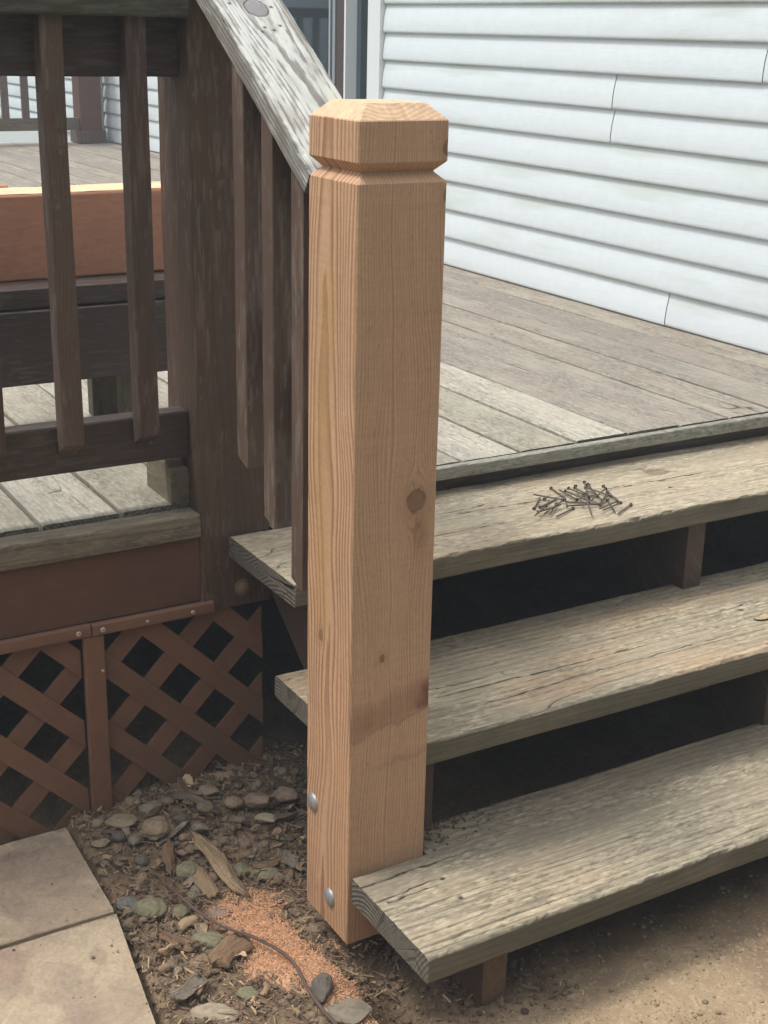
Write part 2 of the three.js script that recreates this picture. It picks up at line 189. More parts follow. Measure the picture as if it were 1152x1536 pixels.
const M = {
  postFront: mat(texPostFront, { bump: 0.0005, rough: 0.72 }), postLeft: mat(texPostLeft, { bump: 0.0005, rough: 0.72 }), cedarEnd: mat(texCedarEnd, { bump: 0.0004, rough: 0.8 }),
  cedarBeam: mat(texBrown, { bump: 0.001, tint: [2.9, 2.45, 2.2] }), greyEnd: mat(texGreyEnd, { bump: 0.004, rough: 0.95, tint: [0.66, 0.64, 0.60] }),
  t1: mat(texTread1, { bump: 0.0015, tint: [1.04, 0.97, 0.88], rough: 0.92 }), t2: mat(texTread2, { bump: 0.0014, tint: [1.04, 0.97, 0.88], rough: 0.92 }), t3: mat(texTread3, { bump: 0.0013, tint: [1.04, 0.97, 0.88], rough: 0.92 }),
  deckA: mat(texDeckA, { bump: 0.0012, rough: 0.82, tint: [1.06, 1.06, 1.06] }), deckA2: mat(texDeckA, { bump: 0.0012, rough: 0.82, tint: [0.92, 0.91, 0.87] }), deckB: mat(texDeckB, { bump: 0.0012, rough: 0.8 }), deckB2: mat(texDeckB, { bump: 0.0012, rough: 0.8, tint: [1.06, 1.05, 1.02] }),
  edge: mat(texDeckA, { bump: 0.0015, tint: [0.80, 0.84, 0.84], rough: 0.9 }), plank: mat(texDeckB, { bump: 0.002, tint: [0.60, 0.56, 0.47], rough: 0.9 }),
  stain: mat(texStain, { bump: 0.001, rough: 0.62 }), stainPale: mat(texStain, { bump: 0.001, rough: 0.66, tint: [1.5, 1.62, 1.6] }), stainDark: mat(texStain, { bump: 0.001, rough: 0.5, tint: [0.75, 0.85, 0.95] }),
  stainRed: mat(texBrown, { bump: 0.0008, rough: 0.8, tint: [0.80, 0.62, 0.55] }), lattice: mat(texBrown, { bump: 0.0005, rough: 0.9, tint: [1.24, 1.08, 0.95] }), post: mat(texStain, { bump: 0.0012, rough: 0.7, tint: [1.15, 1.12, 1.0] }),
  cap: mat(texStain, { bump: 0.001, rough: 0.9, tint: [0.75, 1.1, 1.0] }), rail: mat(texRail, { bump: 0.0022, rough: 0.9 }),
  siding: mat(texSiding, { bump: 0.00032, rough: 0.45 }), vinyl: mat(null, { bump: 0, tint: [0.76, 0.80, 0.82], rough: 0.4 }),
  bronze: mat(null, { bump: 0, tint: [0.075, 0.055, 0.05], rough: 0.4 }), gasket: mat(null, { bump: 0, tint: [0.03, 0.035, 0.04], rough: 0.5 }), room: mat(null, { bump: 0, tint: [0.16, 0.17, 0.18], rough: 0.9 }), curtain: mat(null, { bump: 0, tint: [0.32, 0.36, 0.40], rough: 0.9 }),
  glass: new THREE.MeshPhysicalMaterial({ color: 0xd8e0e4, roughness: 0.03, transmission: 1, thickness: 0, ior: 1.5 }),
  zinc: mat(texStone, { bump: 0.0002, tint: [0.42, 0.43, 0.45], rough: 0.5, metalness: 0.6 }), rust: mat(texStone, { bump: 0.0004, tint: [0.22, 0.15, 0.09], rough: 0.8, metalness: 0.3 }), screw: mat(texStone, { bump: 0.0002, tint: [0.55, 0.50, 0.45], rough: 0.5, metalness: 0.5 }),
  nail: mat(texStone, { bump: 0.0003, tint: [0.15, 0.12, 0.10], rough: 0.6, metalness: 0.5 }), concrete: mat(texPaver, { bump: 0.001, tint: [0.7, 0.75, 0.8] }),
};
for (const k of ['siding', 'stain', 'stainPale', 'post']) M[k].name = k;

// ───────────────────────── scene graph helpers ─────────────────────────
const used = new Map();
const numbered = (n) => { const k = used.get(n) ?? 0; used.set(n, k + 1); return k ? `${n}_${String(k).padStart(3, '0')}` : n; };
function tag(o, label, category, group, kind) { if (label) o.userData.label = label; if (category) o.userData.category = category; if (group) o.userData.group = group; if (kind) o.userData.kind = kind; return o; }
function thing(name, pos, label, category, group, kind) { const g = new THREE.Group(); g.name = numbered(name); g.position.set(...pos); scene.add(g); return tag(g, label, category, group, kind); }
function mesh(name, geo, m, parent) { const o = new THREE.Mesh(geo, m); o.name = parent ? name : numbered(name); o.castShadow = o.receiveShadow = true; (parent ?? scene).add(o); return o; }
function at(o, x, y, z) { const p = o.parent && o.parent !== scene ? o.parent.getWorldPosition(new THREE.Vector3()) : new THREE.Vector3(); o.position.set(x - p.x, y - p.y, z - p.z); return o; }

// A sawn plank: x along its length, y up from its top face (top at y = 0), z across. Group 0 is the long faces, group 1 the ends.
function plank(L, W, T, o = {}) {
  const { nl = 6, nw = 2, r = 0.0025, tex = null, amp = 0, wave = 0, chip = 0, uo = 0, vo = 0, seed = 1, ends = [1, 1], bow = 0, noTop = false } = o;
  const ring = [], arc = 2, q = Math.PI / 2;
  const corner = (cz, cy, a0) => { for (let k = 0; k <= arc; k++) { const a = a0 + q * k / arc; ring.push([cz + Math.sin(a) * r, cy + Math.cos(a) * r, Math.sin(a), Math.cos(a)]); } };
  ring.push([r, 0, 0, 1]); for (let k = 1; k < nw; k++) ring.push([r + (W - 2 * r) * k / nw, 0, 0, 1]);
  corner(W - r, -r, 0); corner(W - r, -T + r, q); corner(r, -T + r, 2 * q); corner(r, -r, 3 * q);
  const n = ring.length, pos = [], uv = [], idx = [], vs = [0]; for (let j = 1; j < n; j++) vs.push(vs[j - 1] + Math.hypot(ring[j][0] - ring[j - 1][0], ring[j][1] - ring[j - 1][1]));
  const tl = tex?.L ?? 1, tw = tex?.W ?? 1;
  for (let i = 0; i <= nl; i++) { const x = L * i / nl, u = x + uo;
    for (let j = 0; j < n; j++) { let [z, y, nz, ny] = ring[j]; const v = vs[j] + vo + r;
      if (amp && tex) { const d = amp * (tex.height(u, v) - 0.5) * (ny > 0.9 ? 1 : 0.35); z += nz * d; y += ny * d; }
      if (wave) { const e = (n2(u * 4 + seed * 9, seed + (nz > 0 ? 3 : 8)) - 0.5) * wave * 2 + (n2(u * 45 + seed, seed * 3 + y * 60) - 0.5) * wave * 0.5; z += e * nz; y += (n2(u * 3 + seed, z * 6) - 0.5) * wave * ny; }
      if (chip && nz > 0.2 && ny > 0.2) { const c = chip * (ss(0.45, 0.85, n2(u * 38 + seed, seed)) + 0.5 * ss(0.55, 0.9, n2(u * 150, seed))); z -= c * 0.8; y -= c; }
      y += bow * (4 * (x / L) * (1 - x / L) - 1);
      pos.push(x, y, z); uv.push(u / tl, v / tw); } }
  for (let i = 0; i < nl; i++) for (let j = 0; j < n - 1; j++) { const a = i * n + j, b = a + 1, c = a + n, d = c + 1; idx.push(a, b, c, b, d, c); }
  const side = idx.length;
  for (const e of [0, 1]) if (ends[e]) { const base = pos.length / 3, i0 = (e ? nl : 0) * n; let cy = 0, cz = 0;
    for (let j = 0; j < n; j++) { const p = (i0 + j) * 3; pos.push(pos[p], pos[p + 1], pos[p + 2]); uv.push((pos[p + 2] + seed * 0.037) / 0.3, (pos[p + 1] + seed * 0.071) / 0.3); cy += pos[p + 1] / n; cz += pos[p + 2] / n; }
    const c = pos.length / 3; pos.push(e ? L : 0, -T / 2, W / 2); uv.push((W / 2 + seed * 0.037) / 0.3, (-T / 2 + seed * 0.071) / 0.3);
    for (let j = 0; j < n; j++) { const a = base + j, b = base + (j + 1) % n; if (e) idx.push(c, a, b); else idx.push(c, b, a); } }
  const g = new THREE.BufferGeometry(); g.setAttribute('position', new THREE.Float32BufferAttribute(pos, 3)); g.setAttribute('uv', new THREE.Float32BufferAttribute(uv, 2)); g.setIndex(idx); g.computeVertexNormals();
  g.addGroup(0, side, 0); if (idx.length > side) g.addGroup(side, idx.length - side, 1);
  return g;
}
const AX = { x: [[1, 0, 0], [0, 1, 0], [0, 0, 1]], y: [[0, 1, 0], [0, 0, 1], [1, 0, 0]], z: [[0, 0, 1], [0, 1, 0], [-1, 0, 0]], f: [[1, 0, 0], [0, 0, 1], [0, -1, 0]] }; // 'f': along x with the broad face to the front
let serial = 1;
function member(name, lo, hi, axis, tex, mats, parent, o = {}) { // a plank that fills the box lo..hi
  const d = [hi[0] - lo[0], hi[1] - lo[1], hi[2] - lo[2]];
  const [L, T, W, org] = axis === 'x' ? [d[0], d[1], d[2], [lo[0], hi[1], lo[2]]] : axis === 'y' ? [d[1], d[2], d[0], [lo[0], lo[1], hi[2]]] : axis === 'z' ? [d[2], d[1], d[0], [hi[0], hi[1], lo[2]]] : [d[0], d[2], d[1], [lo[0], hi[1], hi[2]]];
  serial++;
  const g = plank(L, W, T, { tex, seed: serial, uo: (serial * 0.37) % 2, vo: (serial * 0.231) % 1, ...o });
  const m = mesh(name, g, Array.isArray(mats) ? mats : [mats, mats], parent);
  m.quaternion.setFromRotationMatrix(new THREE.Matrix4().makeBasis(...AX[axis].map((v) => new THREE.Vector3(...v))));
  return at(m, ...org);
}
const V3 = (x, y, z) => new THREE.Vector3(x, y, z);
function onY(px, py, Y) { // the place on the level Y that the surveyed photograph point stands for
  const f = 2054.86, d = V3((px - 576) / f, -(py - 768) / f, -1).applyQuaternion(camera.quaternion); return EYE.clone().addScaledVector(d, (Y - EYE.y) / d.y);
}
// ───────────────────────── ground ─────────────────────────
function soil(x, z) { // level of the earth, without its crumbs
  let y = -0.052 + 0.052 * ss(-0.22, -0.56, z) * ss(0.6, 0.1, x) + 0.016 * ss(-0.30, -0.55, z) * ss(-0.22, 0.0, x) * ss(0.5, 0.2, x);
  y -= 0.085 * Math.exp(-((x - 0.04) ** 2 / 0.0022 + (z - 0.10) ** 2 / 0.0035)); // the hole dug by the new post
  y -= 0.016 * Math.exp(-((x - 0.07) ** 2 + (z + 0.04) ** 2) / 0.006);
  y += 0.018 * Math.exp(-((x + 0.075) ** 2 / 0.0022 + (z - 0.03) ** 2 / 0.004)) * ss(0.2, 0, z);
  y -= 0.034 * ss(-0.262 - Math.max(0, z + 0.27) * 0.135, -0.284 - Math.max(0, z + 0.27) * 0.135, x) * ss(0.35, 0.1, z); // bedded pavers
  return y;
}
{
  const line = (a, b, fineA, fineB, step) => { const out = []; for (let x = fineA; x <= fineB; x += step) out.push(x); let s = step; for (let x = fineB + s; x < b; x += s) { out.push(x); s *= 1.35; } out.push(b); s = step; for (let x = fineA - s; x > a; x -= s) { out.unshift(x); s *= 1.35; } out.unshift(a); return out; };
  const xs = line(-80, 80, -0.62, 1.25, 0.005), zs = line(-80, 80, -0.75, 0.75, 0.005), pos = [], uv = [], col = [], idx = [];
  for (const z of zs) for (const x of xs) {
    const near = ss(6, 1, Math.hypot(x, z)), bed = ss(0.06, -0.03, x + z * 0.25 - 0.08) * ss(-0.34, -0.25, x) * ss(0.24, 0.15, z), under = ss(0.0, 0.1, x) * ss(0.235, 0.10, z + (fbm(x * 12, z * 12, 3) - 0.5) * 0.1);  // under also paints the shade below the treads into the earth colour
    const rough = mix(0.006, 0.017, Math.max(bed, under * 0.6));
    const y = soil(x, z) + near * ((fbm(x * 22, z * 22, 4) - 0.5) * rough + (fbm(x * 90 + 5, z * 90, 3) - 0.5) * rough * 0.5 + (n2(x * 210, z * 210) - 0.5) * 0.0025);
    pos.push(x, y, z); uv.push(x / 0.8, z / 0.8);
    const k = Math.max(bed * 0.85, under * 1.1, 1.3 * Math.exp(-((x - 0.035) ** 2 / 0.003 + (z - 0.09) ** 2 / 0.005))), dimLawn = ss(1.6, 2.6, Math.hypot(x - 0.2, z - 0.2)), c = mix3(mix3([1.05, 1.0, 0.94], mix3([0.60, 0.54, 0.50], [0.40, 0.37, 0.35], clamp(under * 1.2)), k), [0.22, 0.34, 0.20], dimLawn), p = 0.85 + 0.3 * fbm(x * 9 + 50, z * 9, 3); col.push(c[0] * p, c[1] * p, c[2] * p);  // shade also painted into the hole; unseen far lawn darkened to cut bounce
  }
  const n = xs.length; for (let j = 0; j < zs.length - 1; j++) for (let i = 0; i < n - 1; i++) { const a = j * n + i; idx.push(a, a + n, a + 1, a + 1, a + n, a + n + 1); }
  const g = new THREE.BufferGeometry(); g.setAttribute('position', new THREE.Float32BufferAttribute(pos, 3)); g.setAttribute('uv', new THREE.Float32BufferAttribute(uv, 2)); g.setAttribute('color', new THREE.Float32BufferAttribute(col, 3)); g.setIndex(idx); g.computeVertexNormals();
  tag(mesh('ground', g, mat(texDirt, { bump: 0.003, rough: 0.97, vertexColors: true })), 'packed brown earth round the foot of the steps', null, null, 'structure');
}
{ // two square pavers at the lower left
  const add = (label, x1, z0, z1, y, slant, tilt) => { const turn = 0; const L = 0.31, W = z1 - z0; const g = plank(L, W, 0.045, { nl: 60, nw: 60, r: 0.004, tex: texPaver, amp: 0.006, wave: 0.002, chip: 0.004, uo: z0 * 1.7 + 1, vo: z0 + 1.3, seed: z0 * 10 + 7 });
    { const p = g.attributes.position; for (let i = 0; i < p.count; i++) p.setX(i, p.getX(i) - slant * p.getZ(i)); g.computeVertexNormals(); }
    const o = mesh('paving_slab', g, [mat(texPaver, { bump: 0.0025, rough: 0.93 }), M.concrete]); o.rotation.set(tilt, turn, 0); o.position.set(x1 - L * Math.cos(turn), y, z0 + L * Math.sin(turn)); tag(o, label, 'paving slab', 'square paving slabs'); };
  add('square tan paving slab touching the foot of the lattice', -0.281, -0.556, -0.279, -0.006, 0.028, 0.01);
  add('square tan paving slab nearest the camera at the lower left corner', -0.288, -0.270, 0.04, -0.010, 0.135, 0.05);
}
// ───────────────────────── unseen hedges, added to dim sky light from the front and for dark reflections
{
  const leaf = texture(256, 256, 0.6, 0.6, (u, v) => { const a = fbm(u * 40, v * 40, 3), b2 = fbm(u * 9, v * 9, 3); return [...mix3([0.03, 0.05, 0.02], [0.075, 0.11, 0.045], a).map((x) => x * (0.6 + 0.8 * b2)), a]; }), m = mat(leaf, { bump: 0.05, rough: 0.8 });
  const shade_hedge = (lo, hi, label) => { const d = [0, 1, 2].map((i) => hi[i] - lo[i]), g = new THREE.BoxGeometry(d[0], d[1], d[2], Math.ceil(d[0] * 3), Math.ceil(d[1] * 3), Math.ceil(d[2] * 3)), p = g.attributes.position, u = g.attributes.uv; for (let i = 0; i < p.count; i++) { const x = p.getX(i), y = p.getY(i), z = p.getZ(i), q = (fbm(x * 1.1 + z + 5, y * 1.1 + z * 0.7, 4) - 0.5) * 0.7; u.setXY(i, (x + z) / 0.6, (y + z * 0.3) / 0.6); p.setXYZ(i, x + Math.sign(x) * q, y + (y > 0 ? q : 0), z + Math.sign(z) * q); } g.computeVertexNormals(); const o = mesh('shade_hedge', g, m); o.position.set(...[0, 1, 2].map((i) => (lo[i] + hi[i]) / 2)); tag(o, label, 'shade_hedge'); };
  shade_hedge([-7, -0.1, 5.0], [6, 4.2, 6.6], 'unseen tall dark green hedging added to cut light from the front'); shade_hedge([-9.2, -0.1, -12], [-7.6, 2.6, 4.6], 'unseen lower dark green hedging added on the left for dark reflections');
}
// ───────────────────────── house ─────────────────────────
{
  const WX = 1.89, FX = 2.61, house = thing('house', [WX, 0, -3], 'house side wall in white lap siding with a dark sliding glass door', 'house');
  const row = (k) => 0.5665 + 0.1006 * k;
  const lap = (x, z0, z1, k, uo, proud = 0) => { // one course: a bowed board whose butt stands out over the course below
    const y0 = row(k), y1 = y0 + 0.1006 + 0.012, prof = [[-0.004, y0 + 0.004], [-0.012, y0 - 0.0005], [-0.0145, y0 + 0.003], [-0.0148, y0 + 0.010], [-0.0142, y0 + 0.028], [-0.0115, y0 + 0.055], [-0.0065, y0 + 0.08], [-0.0025, y0 + 0.098], [-0.001, y1]];
    const nz = Math.max(2, Math.round((z1 - z0) / 0.25)), pos = [], uv = [], idx = [];
    for (let i = 0; i <= nz; i++) { const z = mix(z0, z1, i / nz), w = (n2(z * 1.7 + k * 5, k) - 0.5) * 0.0026; prof.forEach(([dx, y], j) => { pos.push(x + dx - proud + (j > 0 ? w * (1 - j / 9) : 0), y + (n2(z * 0.8, k + 4) - 0.5) * 0.002, z); uv.push((z + uo) / 3.2, (y + k * 0.137) / 0.4); }); }
    const n = prof.length; for (let i = 0; i < nz; i++) for (let j = 0; j < n - 1; j++) { const a = i * n + j; idx.push(a, a + n, a + 1, a + 1, a + n, a + n + 1); }
    const g = new THREE.BufferGeometry(); g.setAttribute('position', new THREE.Float32BufferAttribute(pos, 3)); g.setAttribute('uv', new THREE.Float32BufferAttribute(uv, 2)); g.setIndex(idx); g.computeVertexNormals(); at(mesh('siding_panel', g, M.siding, house), 0, 0, 0);
  };
  const joints = { 0: [-1.452], 5: [-1.767], 6: [-1.770], 7: [-1.163], 2: [0.6], 4: [0.9] };
  for (let k = 0; k < 19; k++) { const cuts = [-3.143, ...(joints[k] ?? []), 2.2]; for (let i = 0; i < cuts.length - 1; i++) lap(WX, cuts[i] + (i ? 0.0022 : 0), cuts[i + 1], k, k * 1.71 + i * 0.9, i ? -0.0012 : 0); }
  for (let k = 0; k < 12; k++) { lap(FX, -8.38, -5.0, k, k * 0.9); lap(FX, -13, -8.47, k, k * 1.3 + 2); }
  const b = (n, lo, hi, m) => member(n, lo, hi, 'x', null, m, house, { nl: 1, nw: 1, r: 0.003 });
  b('wall', [WX, 0.30, -3.24], [WX + 0.1, 2.6, 2.2], M.vinyl); b('foundation', [WX + 0.005, -0.3, -5], [WX + 0.2, 0.298, 2.2], M.concrete); b('wall', [FX, 0.30, -13], [FX + 0.1, 2.6, -5.1], M.vinyl); b('foundation', [FX + 0.005, -0.3, -13], [FX + 0.2, 0.298, -5], M.concrete);
  b('wall', [WX, 0.3, -5.0], [FX + 0.09, 2.6, -4.9], M.vinyl); b('wall', [WX, 2.45, -4.898], [WX + 0.1, 2.6, -3.242], M.vinyl);
  b('corner_trim', [WX - 0.028, 0.565, -3.238], [WX - 0.001, 2.45, -3.145], M.vinyl); b('downspout', [FX - 0.06, 0.60, -8.465], [FX - 0.002, 2.5, -8.385], M.vinyl);
  const pane = (z0, z1) => b('glass_pane', [WX + 0.030, 0.62, z0], [WX + 0.034, 2.44, z1], M.glass);
  pane(-3.425, -3.24); pane(-4.88, -3.615);
  b('door_frame', [WX - 0.02, 0.6, -3.440], [WX + 0.05, 2.44, -3.427], M.vinyl); b('door_frame', [WX - 0.005, 0.6, -3.527], [WX + 0.05, 2.44, -3.443], M.bronze); b('door_frame', [WX + 0.01, 0.6, -3.553], [WX + 0.05, 2.44, -3.529], M.gasket);
  b('door_frame', [WX + 0.002, 0.6, -3.578], [WX + 0.05, 2.44, -3.556], mat(null, { bump: 0, tint: [0.28, 0.31, 0.34], rough: 0.4 })); b('door_frame', [WX + 0.01, 0.6, -3.596], [WX + 0.05, 2.44, -3.580], M.gasket); b('door_frame', [WX + 0.003, 0.6, -3.612], [WX + 0.05, 2.44, -3.599], mat(null, { bump: 0, tint: [0.36, 0.39, 0.42], rough: 0.4 }));
  b('door_sill', [WX - 0.01, 0.565, -4.88], [WX + 0.09, 0.6, -3.243], M.bronze);
  b('room', [WX + 0.103, 0.4, -4.9], [WX + 2.2, 0.5, -3.1], M.room); b('room', [WX + 2.2, 0.4, -4.9], [WX + 2.3, 2.6, -3.1], M.room); b('room', [WX + 0.103, 0.502, -3.22], [WX + 2.198, 2.6, -3.1], M.room); b('room', [WX + 0.103, 0.502, -5.01], [WX + 2.198, 2.6, -4.91], M.room); b('room', [WX + 0.103, 2.602, -5], [WX + 2.3, 2.7, -3.1], M.room);
  for (let i = 0; i < 4; i++) b('curtain', [WX + 0.16 + (i % 2) * 0.02, 0.52, -3.40 + i * 0.045], [WX + 0.18 + (i % 2) * 0.02, 1.16 - i * 0.03, -3.36 + i * 0.045], M.curtain);
}
// ───────────────────────── deck ─────────────────────────
const DY = 0.563;
{
  const deck = thing('deck', [0.5, 0, -2], 'weathered grey-brown timber deck running along the white house wall', 'deck');
  const seams = [-1.29, -1.145, -1.0, -0.855, -0.71, -0.566, -0.421, -0.276, -0.131, 0.0126, 0.156, 0.300, 0.443, 0.589, 0.735, 0.881, 1.024, 1.172, 1.321, 1.468, 1.614, 1.755, 1.886];
  for (let x = 2.033; x < 2.65; x += 0.144) seams.push(x);
  for (let i = 0; i < seams.length - 1; i++) {
    const x0 = seams[i] + 0.0026 + 0.0018 * hsh(i, 21), x1 = Math.min(seams[i + 1] - 0.0026 - 0.0018 * hsh(i + 1, 21), 2.59), near = x1 > 1.1, tex = near ? texDeckB : texDeckA, m = near ? (i % 3 ? M.deckB : M.deckB2) : (i % 2 ? M.deckA : M.deckA2), dy = (hsh(i, 5) - 0.5) * 0.004;
    const zf = x1 > 0.4 ? -0.597 - hsh(i, 9) * 0.004 : -0.603;
    const o = { nl: 24, nw: 8, r: 0.003, tex, amp: 0.0025, wave: 0.0012, vo: (i % 6) * 0.157 + 0.02, uo: hsh(i, 2) * 1.6, seed: i + 1 };
    if (x1 < 1.9) member('deck_board', [x0, DY - 0.036 + dy, -4.302], [x1, DY + dy, zf], 'z', tex, [m, M.greyEnd], deck, o);
    member('deck_board', [x0, DY - 0.036 + dy, -8.36], [x1, DY + dy, x1 < 1.9 ? -4.306 : -5.0], 'z', tex, [m, M.greyEnd], deck, { ...o, uo: o.uo + 1.1 });
  }
  member('edge_board', [0.143, DY - 0.028, -0.594], [1.885, DY - 0.001, -0.576], 'x', texDeckA, [M.edge, M.greyEnd], deck, { nl: 120, nw: 2, tex: texDeckA, amp: 0.002, wave: 0.0015, chip: 0.003 });
  member('edge_board', [-1.28, DY - 0.050, -0.600], [-0.003, DY - 0.006, -0.549], 'x', texDeckB, [M.plank, M.greyEnd], deck, { nl: 160, nw: 10, r: 0.004, uo: 0.5, vo: 0.62, amp: 0.0012, wave: 0.003, chip: 0.004 });
  member('rim_joist', [-1.28, 0.385, -0.600], [-0.002, DY - 0.052, -0.5615], 'x', texBrown, M.stainRed, deck, { nl: 40, nw: 6, amp: 0.002 });
  member('rim_joist', [0.143, 0.37, -0.645], [1.885, DY - 0.038, -0.607], 'x', texStain, M.stainDark, deck, { nl: 10 });
  for (let k = 0; k < 8; k++) { const x = -1.1 + k * 0.41; member('joist', [x, 0.36, -8.3], [x + 0.04, DY - 0.040, -0.66], 'z', texStain, M.stain, deck, { nl: 2 }); }
  member('skirt_board', [-1.30, -0.08, -8.3], [-1.27, DY - 0.04, -0.64], 'z', texStain, M.stain, deck, { nl: 2 });
  member('skirt_board', [-1.30, -0.08, -8.34], [2.6, DY - 0.04, -8.31], 'x', texStain, M.stain, deck, { nl: 2 });
}
// ───────────────────────── lattice skirt ─────────────────────────
{
  const lat = thing('lattice_skirt', [-0.1, 0, -0.566], 'brown diamond lattice skirt under the deck edge beside the steps', 'lattice');
  const clip = (poly, nx, ny, d) => { const out = []; poly.forEach((p, i) => { const q = poly[(i + 1) % poly.length], a = p[0] * nx + p[1] * ny - d, b = q[0] * nx + q[1] * ny - d; if (a <= 0) out.push(p); if (a * b < 0) { const t = a / (a - b); out.push([mix(p[0], q[0], t), mix(p[1], q[1], t)]); } }); return out; };
  const slat = (cx, cy, dir, x0, x1, z) => { // strip through (cx, cy) at 45 degrees, cut by the panel
    const c = Math.SQRT1_2, w = 0.0192; let poly = [[-1, -w], [1, -w], [1, w], [-1, w]].map(([a, b]) => [cx + a * c - dir * b * c, cy + dir * a * c + b * c]);
    poly = clip(clip(clip(clip(poly, -1, 0, -x0), 1, 0, x1), 0, 1, 0.364), 0, -1, 0.03); if (poly.length < 3) return;
    const s = new THREE.Shape(poly.map((p) => new THREE.Vector2(...p))), g = new THREE.ExtrudeGeometry(s, { depth: 0.0035, bevelEnabled: false }), u = g.attributes.uv, p = g.attributes.position;
    for (let i = 0; i < u.count; i++) { const a = (p.getX(i) + dir * p.getY(i)) * c, b = (p.getY(i) - dir * p.getX(i)) * c; u.setXY(i, (a + cx * 5) / 1.2, (b + cx * 3) / 0.4); }
    at(mesh('slat', g, M.lattice, lat), 0, 0, z);
  };
  const panel = (x0, x1, ox, oy) => { for (let k = -14; k <= 14; k++) { slat(ox + 0.07 + k * 0.14, oy, 1, x0, x1, -0.5735); slat(ox + 0.07 + k * 0.14, oy, -1, x0, x1, -0.5698); } };
  panel(-1.27, -0.231, -0.300, 0.305); panel(-0.189, 0.125, -0.113, 0.293);
  member('divider', [-0.228, -0.02, -0.5665], [-0.190, 0.3605, -0.553], 'y', texBrown, M.lattice, lat, { nl: 4 });
  member('top_strip', [-1.27, 0.362, -0.5668], [-0.2145, 0.3845, -0.551], 'f', texBrown, M.lattice, lat); member('top_strip', [-0.212, 0.3615, -0.5668], [0.02, 0.3835, -0.5505], 'f', texBrown, M.lattice, lat);
  for (const [x, y, z, r] of [[-0.237, 0.373, -0.550, 0.0052], [-0.193, 0.372, -0.5495, 0.0052], [-0.022, 0.371, -0.5495, 0.0045], [-0.11, 0.3715, -0.5495, 0.003], [-0.196, 0.292, -0.552, 0.003]]) {
    const g = new THREE.LatheGeometry([[0, 0.0006], [r * 0.3, 0.0006], [r * 0.38, 0.0022], [r * 0.8, 0.0018], [r, 0.0]].map((p) => new THREE.Vector2(...p)), 14); g.rotateX(Math.PI / 2); at(mesh('screw', g, M.screw, lat), x, y, z); }
}
// ───────────────────────── railing in front of the deck ─────────────────────────
function baluster(parent, x, y0, y1, z0, z1, m, o = {}) { // square picket with its foot cut at a slant
  const W = o.w ?? 0.038, o1 = member('baluster', [x, y0, z0], [x + W, y1, z1], 'y', texStain, m, parent, { nl: 14, r: 0.002, wave: 0.0012, nw: 3 }); const p = o1.geometry.attributes.position;
  for (let i = 0; i < p.count; i++) if (p.getX(i) < 0.02) { const d = -p.getY(i) / (z1 - z0); p.setX(i, p.getX(i) + (o.slant ?? 0.02) * (o.slant < 0 ? d - 1 : 1 - d) * (p.getX(i) < 1e-4 ? 1 : 0)); }
  o1.geometry.computeVertexNormals(); return o1;
}
{
  const r = thing('deck_railing', [-0.6, DY, -0.6], 'dark brown deck railing with square balusters at the left of the steps', 'railing');
  member('post', [0, 0.362, -0.70], [0.14, 1.44, -0.56], 'y', texStain, M.post, r, { nl: 40, nw: 6, r: 0.005, wave: 0.002 });
  member('top_rail', [-1.25, 1.303, -0.636], [-0.003, 1.401, -0.598], 'f', texStain, M.stainDark, r, { nl: 30, wave: 0.001 });
  member('bottom_rail', [-1.25, 0.652, -0.636], [-0.003, 0.738, -0.598], 'f', texStain, M.stainDark, r, { nl: 30, wave: 0.001, r: 0.004 });
  member('cap_board', [-1.27, 1.3935, -0.69], [-0.003, 1.432, -0.545], 'x', texStain, M.cap, r, { nl: 40, wave: 0.0015, r: 0.004 });
  [-1.05, -0.914, -0.78, -0.643, -0.508, -0.372, -0.2405, -0.105].forEach((x, i) => { const b = baluster(r, x, 0.688 + hsh(i, 3) * 0.004, 1.399, -0.597, -0.561, i % 2 ? M.stain : M.stainPale, { slant: 0.022, w: 0.036 }); for (const y of [0.70, 1.345]) { const h = new THREE.CylinderGeometry(0.0028, 0.0028, 0.0016, 10); h.rotateX(Math.PI / 2); const q = mesh('nail_head', h, M.nail, b); const w = V3(x + 0.018, y, -0.5608); b.updateMatrixWorld(); q.position.copy(b.worldToLocal(w)); q.quaternion.copy(b.quaternion).invert(); } });
  const blk = member('block', [-0.036, DY + 0.001, -0.722], [-0.002, 0.642, -0.602], 'z', texDeckB, M.plank, r, { nl: 8, nw: 3, r: 0.004 }); { const p = blk.geometry.attributes.position; for (let i = 0; i < p.count; i++) if (p.getY(i) > -0.01 && p.getX(i) > 0.1) p.setY(i, p.getY(i) - 0.010); blk.geometry.computeVertexNormals(); }
  const g = new THREE.LatheGeometry([[0, 0.012], [0.006, 0.0112], [0.011, 0.008], [0.0135, 0.003], [0.014, 0.002], [0.018, 0.002], [0.0185, 0]].map((p) => new THREE.Vector2(...p)), 24); g.rotateX(Math.PI / 2); at(mesh('bolt', g, M.rust, r), 0.085, 0.397, -0.560);
}
